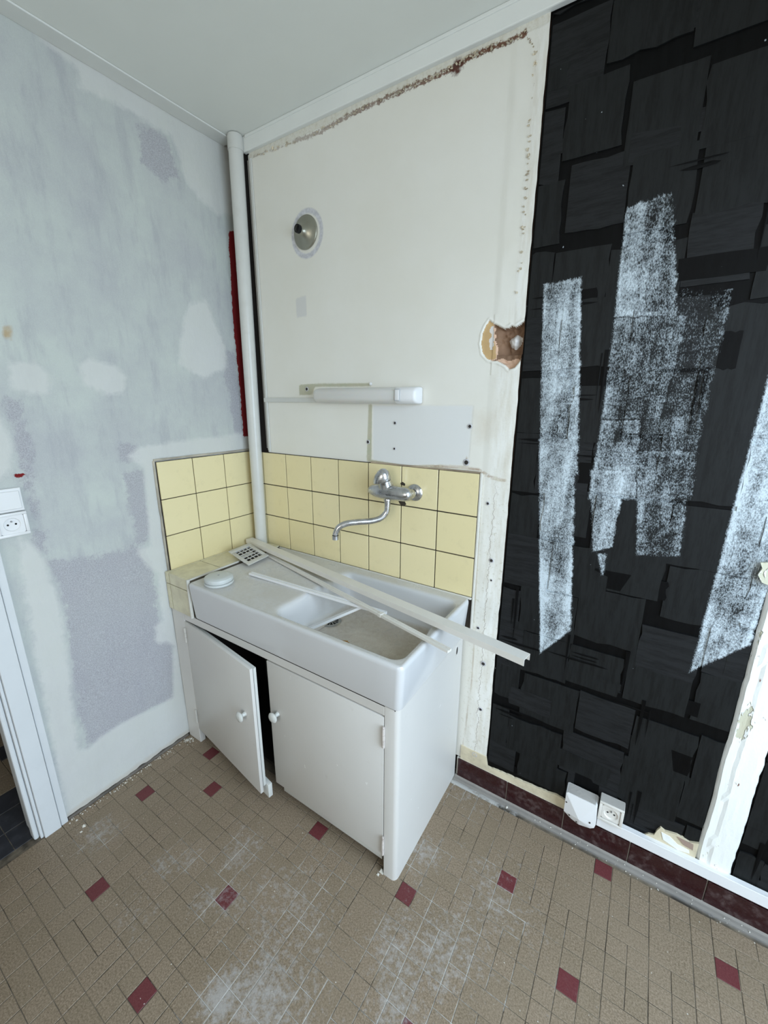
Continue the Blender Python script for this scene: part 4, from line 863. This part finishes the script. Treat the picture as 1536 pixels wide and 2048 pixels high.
# ---------------------------------------------------------------- sockets, boxes, trunking
def well_plate(bm, s, r, y, depth, n=32):
    sq = []
    for q in range(n):
        a = 2*math.pi*(q+0.5)/n; c, s_ = math.cos(a), math.sin(a); m_ = max(abs(c), abs(s_)); sq.append((c/m_*s, s_/m_*s))
    A = [bm.verts.new((p[0], y, p[1])) for p in sq]; A0 = [bm.verts.new((p[0], y+0.004, p[1])) for p in sq]
    ci = lambda rr_, yy: [bm.verts.new((rr_*math.cos(2*math.pi*(q+0.5)/n), yy, rr_*math.sin(2*math.pi*(q+0.5)/n))) for q in range(n)]
    B = ci(r, y); C1 = ci(r-0.001, y+0.001); D = ci(r-0.002, y+depth)
    for U, W in ((A0, A), (A, B), (B, C1), (C1, D)):
        for q in range(n): bm.faces.new((U[q], U[(q+1) % n], W[(q+1) % n], W[q]))
    bm.faces.new(D)
def socket(root, w, h, d, mat, dx=0, dz=0, par=None, y0=0.0):
    """d = projection from the wall; local frame faces -y"""
    par = par or root
    bm = bmesh.new(); fr = 0.0085
    box(bm, dx-w/2, dx+w/2, y0-d+0.0076, y0, dz-h/2, dz+h/2, bevel=0.002); o = add('housing', mesh(bm, True), mat, root)
    bm = bmesh.new()
    for q in ((dx-w/2, dx+w/2, dz+h/2-fr, dz+h/2), (dx-w/2, dx+w/2, dz-h/2, dz-h/2+fr), (dx-w/2, dx-w/2+fr, dz-h/2+fr, dz+h/2-fr), (dx+w/2-fr, dx+w/2, dz-h/2+fr, dz+h/2-fr)):
        box(bm, q[0], q[1], y0-d, y0-d+0.007, q[2], q[3], bevel=0.0012)
    add('frame', mesh(bm, True), mat, root)
    bm = bmesh.new(); well_plate(bm, w/2-fr-0.0006, 0.0195, 0, 0.0); bm.free()
    bm = bmesh.new(); well_plate(bm, w/2-fr-0.0006, 0.0200, y0-d+0.0025, 0.0)
    for v in bm.verts: v.co.x += dx; v.co.z += dz
    bm.free()
    bm = bmesh.new(); well_plate(bm, w/2-fr-0.0006, 0.0205, y0-d+0.0025, 0.0)
    for v in list(bm.verts): pass
    bm.free()
    bm = bmesh.new(); s = w/2-fr-0.0006
    well_plate(bm, s, 0.0205, 0.0, 0.0042)
    for v in bm.verts: v.co = Vector((v.co.x+dx, v.co.y+y0-d+0.0030, v.co.z+dz))
    add('insert', mesh(bm, True), mat, root)
    for hx_ in (-0.0095, 0.0095):
        bm = bmesh.new(); lathe(bm, [(0.0028, 0.0), (0.0028, 0.0008), (0, 0.0008)], (dx+hx_, y0-d+0.0073, dz), (0, -1, 0), 14); add('pin_hole', mesh(bm), DARK, root)
    bm = bmesh.new(); lathe(bm, [(0.0025, 0.0), (0.0025, 0.004), (0.0015, 0.006), (0, 0.006)], (dx, y0-d+0.0073, dz+0.0095), (0, -1, 0), 14); add('earth_pin', mesh(bm, True), STEEL, root)
sk1 = empty('wall_socket', (0.0035, -0.9175, 1.1155), 'white switch and socket plates beside the door frame on the left wall', 'socket', rot=(0, 0, math.radians(90)))
socket(sk1, 0.0765, 0.0715, 0.011, PLAST)
boxo('blank_plate', PLAST, (-0.038, 0.038, -0.0065, 0.0, 0.0385, 0.1085), sk1, bevel=0.002); boxo('rocker_switch', PLAST, (-0.032, 0.032, -0.0105, -0.007, 0.0455, 0.1000), sk1, bevel=0.002)
sk2 = empty('floor_socket', (1.6535, -0.0045, 0.190), 'small cream surface socket above the white trunking on the black wall', 'socket')
socket(sk2, 0.070, 0.074, 0.0375, PLASTC)
boxo('dust_layer', DUSTTOP, (-0.034, 0.034, -0.035, -0.001, 0.0371, 0.0380), sk2)
cbx = empty('junction_box', (1.566, -0.005, 0.150), 'white faceted junction box on the red skirting, left of the small socket', 'junction box')
bm = bmesh.new()
F_ = [(1.519, 0.206), (1.524, 0.2095), (1.609, 0.2075), (1.6135, 0.203), (1.6175, 0.128), (1.6145, 0.113), (1.604, 0.104), (1.570, 0.0965), (1.545, 0.105), (1.5195, 0.123)]
fv = [bm.verts.new((x, -0.050 if z > 0.19 else -0.046, z)) for x, z in F_]; ap = bm.verts.new((1.567, -0.060, 0.132)); bv = [bm.verts.new((x+(1.566-x)*-0.03, -0.005, z)) for x, z in F_]
for q in range(len(F_)):
    a, b = q, (q+1) % len(F_); bm.faces.new((fv[a], fv[b], ap)); bm.faces.new((fv[a], bv[a], bv[b], fv[b]))
bm.faces.new(bv[::-1]); under(add('shell', mesh(bm), PLAST), cbx)
under(boxo('dust_layer', DUSTTOP, (1.524, 1.608, -0.048, -0.007, 0.2088, 0.2102), None), cbx)
for x, z, y in ((1.524, 0.168, -0.0497), (1.538, 0.1225, -0.0513), (1.562, 0.108, -0.0505), (1.600, 0.132, -0.0525)):
    bm = bmesh.new(); lathe(bm, [(0.0026, -0.002), (0.0026, 0.0008), (0, 0.0008)], (x, y, z), (0, -1, 0), 12); under(add('screw', mesh(bm), GROUT), cbx)
tk = empty('cable_trunking', (2.2, -0.006, 0.125), 'long white plastic cable trunking above the red skirting', 'trunking')
under(boxo('channel', PLAST, (1.6195, 2.778, -0.0205, -0.006, 0.107, 0.1435), None, bevel=0.001), tk); under(boxo('lid', PLAST, (1.6195, 2.778, -0.0262, -0.0208, 0.1075, 0.1450), None, bevel=0.0012), tk)

# ---------------------------------------------------------------- loose things on the sink
def loose(name, A, B, prof, mat, label, grp='offcuts of white trim lying across the sink', up=(0, 0, 1), lab=None):
    A = Vector(A); B = Vector(B); m_ = (A+B)/2
    bm = bmesh.new(); extr(bm, prof, A-m_, B-m_, up); o = add(name, mesh(bm), mat); o.location = m_; tag(o, label, 'plastic strip', grp); return o
w, h, t = 0.0185, 0.019, 0.0018
U = [(-w, 0), (-w, h), (w, h), (w, 0), (w-t, 0), (w-t, h-t), (-w+t, h-t), (-w+t, 0)]
SA = loose('plastic_channel', (0.033, -0.083, 0.8225), (1.396, -0.307, 0.8135), U, PLASTC, 'widest white plastic channel, the long one overhanging the sink to the right')
w, h = 0.0085, 0.008
SB = loose('plastic_strip', (0.185, -0.120, 0.8030), (1.203, -0.368, 0.8095), [(-w, 0), (-w, h), (-w*.45, h), (-w*.45, h-.002), (w*.45, h-.002), (w*.45, h), (w, h), (w, 0)], PLASTC, 'long narrow strip running under the wide channel to the right rim')
bm = bmesh.new(); dv = (Vector((1.203, -0.368, 0.8095))-Vector((0.185, -0.120, 0.8030))); c_ = Vector((0.185, -0.120, 0.8030))+dv*0.735
extr(bm, [(-w-.0015, -.0008), (-w-.0015, h+.0015), (w+.0015, h+.0015), (w+.0015, -.0008)], c_-dv*0.006-SB.location, c_+dv*0.006-SB.location); add('joint_sleeve', mesh(bm), PLASTC, SB)
w, h = 0.0090, 0.009
loose('plastic_strip', (0.307, -0.307, 0.8035), (0.930, -0.268, 0.7945), [(-w, 0), (-w, h), (-w*.4, h), (-w*.4, h-.0025), (w*.4, h-.0025), (w*.4, h), (w, h), (w, 0)], PLAST, 'short bright strip with a groove lying on the drainboard, left end free')
loose('plastic_strip', (0.640, -0.375, 0.6815), (0.828, -0.262, 0.7885), [(-w, 0), (-w, h), (w, h), (w, 0)], PLAST, 'shortest strip, leaning up out of the basin over the drain')

# vent grille
u = Vector((-0.155, 0.020, 0.022)); Bc = Vector((0.245, -0.265, 0.811)); Rc = Vector((0.236, -0.146, 0.8145))
vv = Rc-Bc; nn_ = vv.cross(u).normalized(); nn_ = nn_ if nn_.z > 0 else -nn_
gc = Bc+u/2+vv/2; ge = empty('vent_grille', gc, 'square off-white plastic vent grille lying on the drainboard corner', 'grille')
ul, vl = u.length, vv.length; MG = Matrix(((u.x/ul, vv.x/vl, nn_.x, 0), (u.y/ul, vv.y/vl, nn_.y, 0), (u.z/ul, vv.z/vl, nn_.z, 0), (0, 0, 0, 1)))
def gb(n, boxes, mat, bev=0.0008):
    bm = bmesh.new()
    for d in boxes: box(bm, *d, bevel=bev, mtx=MG)
    return add(n, mesh(bm, True), mat, ge)
hu, hv = ul/2, vl/2; bu, bv_ = hu*0.68, hv*0.70
gb('frame', [(-hu, -bu, -hv, hv, 0, 0.004), (bu, hu, -hv, hv, 0, 0.004), (-bu, bu, -hv, -bv_, 0, 0.004), (-bu, bu, bv_, hv, 0, 0.004)], PLASTD)
gb('louvre_grid', [(-bu, bu, -bv_+q*2*bv_/4-0.0013, -bv_+q*2*bv_/4+0.0013, 0.0005, 0.0035) for q in (1, 2, 3)]+[(-bu+q*2*bu/5-0.0013, -bu+q*2*bu/5+0.0013, -bv_, bv_, 0.0005, 0.0035) for q in (1, 2, 3, 4)], PLASTD, 0.0)
gb('rear_collar', [(-bu-.003, bu+.003, -bv_-.004, -bv_-.002, -0.007, 0.0), (bu+.003, bu+.005, -bv_-.004, bv_+.004, -0.007, 0.0), (-bu-.003, bu+.003, bv_+.002, bv_+.004, -0.007, 0.0)], PLASTD, 0.0)
gb('slide_plate', [(-bu*.2, bu*.2, -bv_, bv_*.5, -0.0025, -0.0015)], PLASTD, 0.0); gb('hole_shade', [(-bu, bu, -bv_, bv_, -0.0065, -0.005)], DARKB, 0.0)  # dark plate added under the grid, paints shade into the holes

# round detector base
de = empty('round_detector', (0.268, -0.424, 0.8005), 'round white plastic detector base on the front left of the sink', 'detector')
DP = simple('bluish_white_plastic', (0.56, 0.585, 0.575), 0.45, var=0.04, dirt=0.2, dcol=(0.38, 0.38, 0.36))
bm = bmesh.new(); lathe(bm, [(0, 0.0), (0.050, 0.0), (0.0535, 0.0015), (0.0545, 0.006), (0.0525, 0.0095), (0.0470, 0.0105)], (0.268, -0.424, 0.8010), (0, 0, 1), 48); under(add('base_ring', mesh(bm, True), DP), de)
bm = bmesh.new(); lathe(bm, [(0.0470, 0.0100), (0.0465, 0.0135), (0.0525, 0.0145), (0.0532, 0.022), (0.0515, 0.027), (0.046, 0.0305), (0.036, 0.0325), (0.012, 0.0335), (0.0045, 0.0335), (0.004, 0.0315), (0, 0.0315)], (0.268, -0.424, 0.8010), (0, 0, 1), 48); under(add('cover', mesh(bm, True), DP), de)
bm = bmesh.new(); lathe(bm, [(0.0036, 0.0321), (0, 0.0322)], (0.268, -0.424, 0.8010), (0, 0, 1), 12); under(add('centre_hole', mesh(bm), GROUT), de)
for q, (dx, dy, r) in enumerate(((-0.018, -0.008, .006), (0.006, -0.02, .005), (-0.006, 0.014, .004))):
    pass
# scraps in the basin
for q, (x, y, a, lab) in enumerate(((0.795, -0.322, 0.4, 'left amber scrap of the pair on the basin floor'), (0.807, -0.329, 0.9, 'right amber scrap of the pair on the basin floor'))):
    bm = bmesh.new(); extr(bm, [(-0.004, 0), (-0.003, 0.003), (0.003, 0.0025), (0.004, 0)], (-0.012*math.cos(a), -0.012*math.sin(a), 0), (0.012*math.cos(a), 0.012*math.sin(a), 0)); o = add('amber_scrap', mesh(bm), AMBER); o.location = (x, y, 0.6745); tag(o, lab, 'scrap', 'amber scraps in the basin')

# ---------------------------------------------------------------- crumbs of plaster
rc = random.Random(9); bm = bmesh.new()
def crumb(x, y, z, r):
    R_ = Matrix.Rotation(rc.uniform(0, 6.28), 3, 'Z'); fl_h = rc.uniform(0.25, 0.6)
    vs = [bm.verts.new(Vector((x, y, z+r*fl_h))+R_ @ Vector(p)) for p in ((r, 0, -r*fl_h), (0.1*r, 0.8*r, -r*fl_h), (-0.9*r, 0.2*r, -r*fl_h), (-0.1*r, -0.7*r, -r*fl_h), (0.1*r, 0, r*fl_h))]
    for q in range(4): bm.faces.new((vs[q], vs[(q+1) % 4], vs[4]))
    bm.faces.new(vs[:4][::-1])
for q in range(150): y = -0.50-0.46*rc.random(); crumb(0.008+abs(rc.gauss(0, 0.012)), y, 0, rc.uniform(.001, .004))
for q in range(40): crumb(0.02+abs(rc.gauss(0, 0.02)), -0.50+rc.gauss(0, .01), 0, rc.uniform(.001, .005))
for q in range(50): crumb(rc.uniform(1.12, 2.1), -0.02-abs(rc.gauss(0, .02)), 0.001, rc.uniform(.0008, .003))
for q in range(70): crumb(rc.uniform(0.1, 2.1), rc.uniform(-1.1, -0.5), 0, rc.uniform(.0007, .0022))
crumb(0.075, -0.935, 0, .009); crumb(0.09, -0.95, 0, .006); crumb(0.03, -0.94, 0, .006); crumb(1.052, -0.476, 0, .012); crumb(1.047, -0.49, 0, .007); crumb(1.33, -0.035, 0, .007)
o = add('plaster_crumbs', mesh(bm), DEBR); o['kind'] = 'stuff'; tag(o, 'small white plaster crumbs scattered on the tan tiled floor', 'debris')
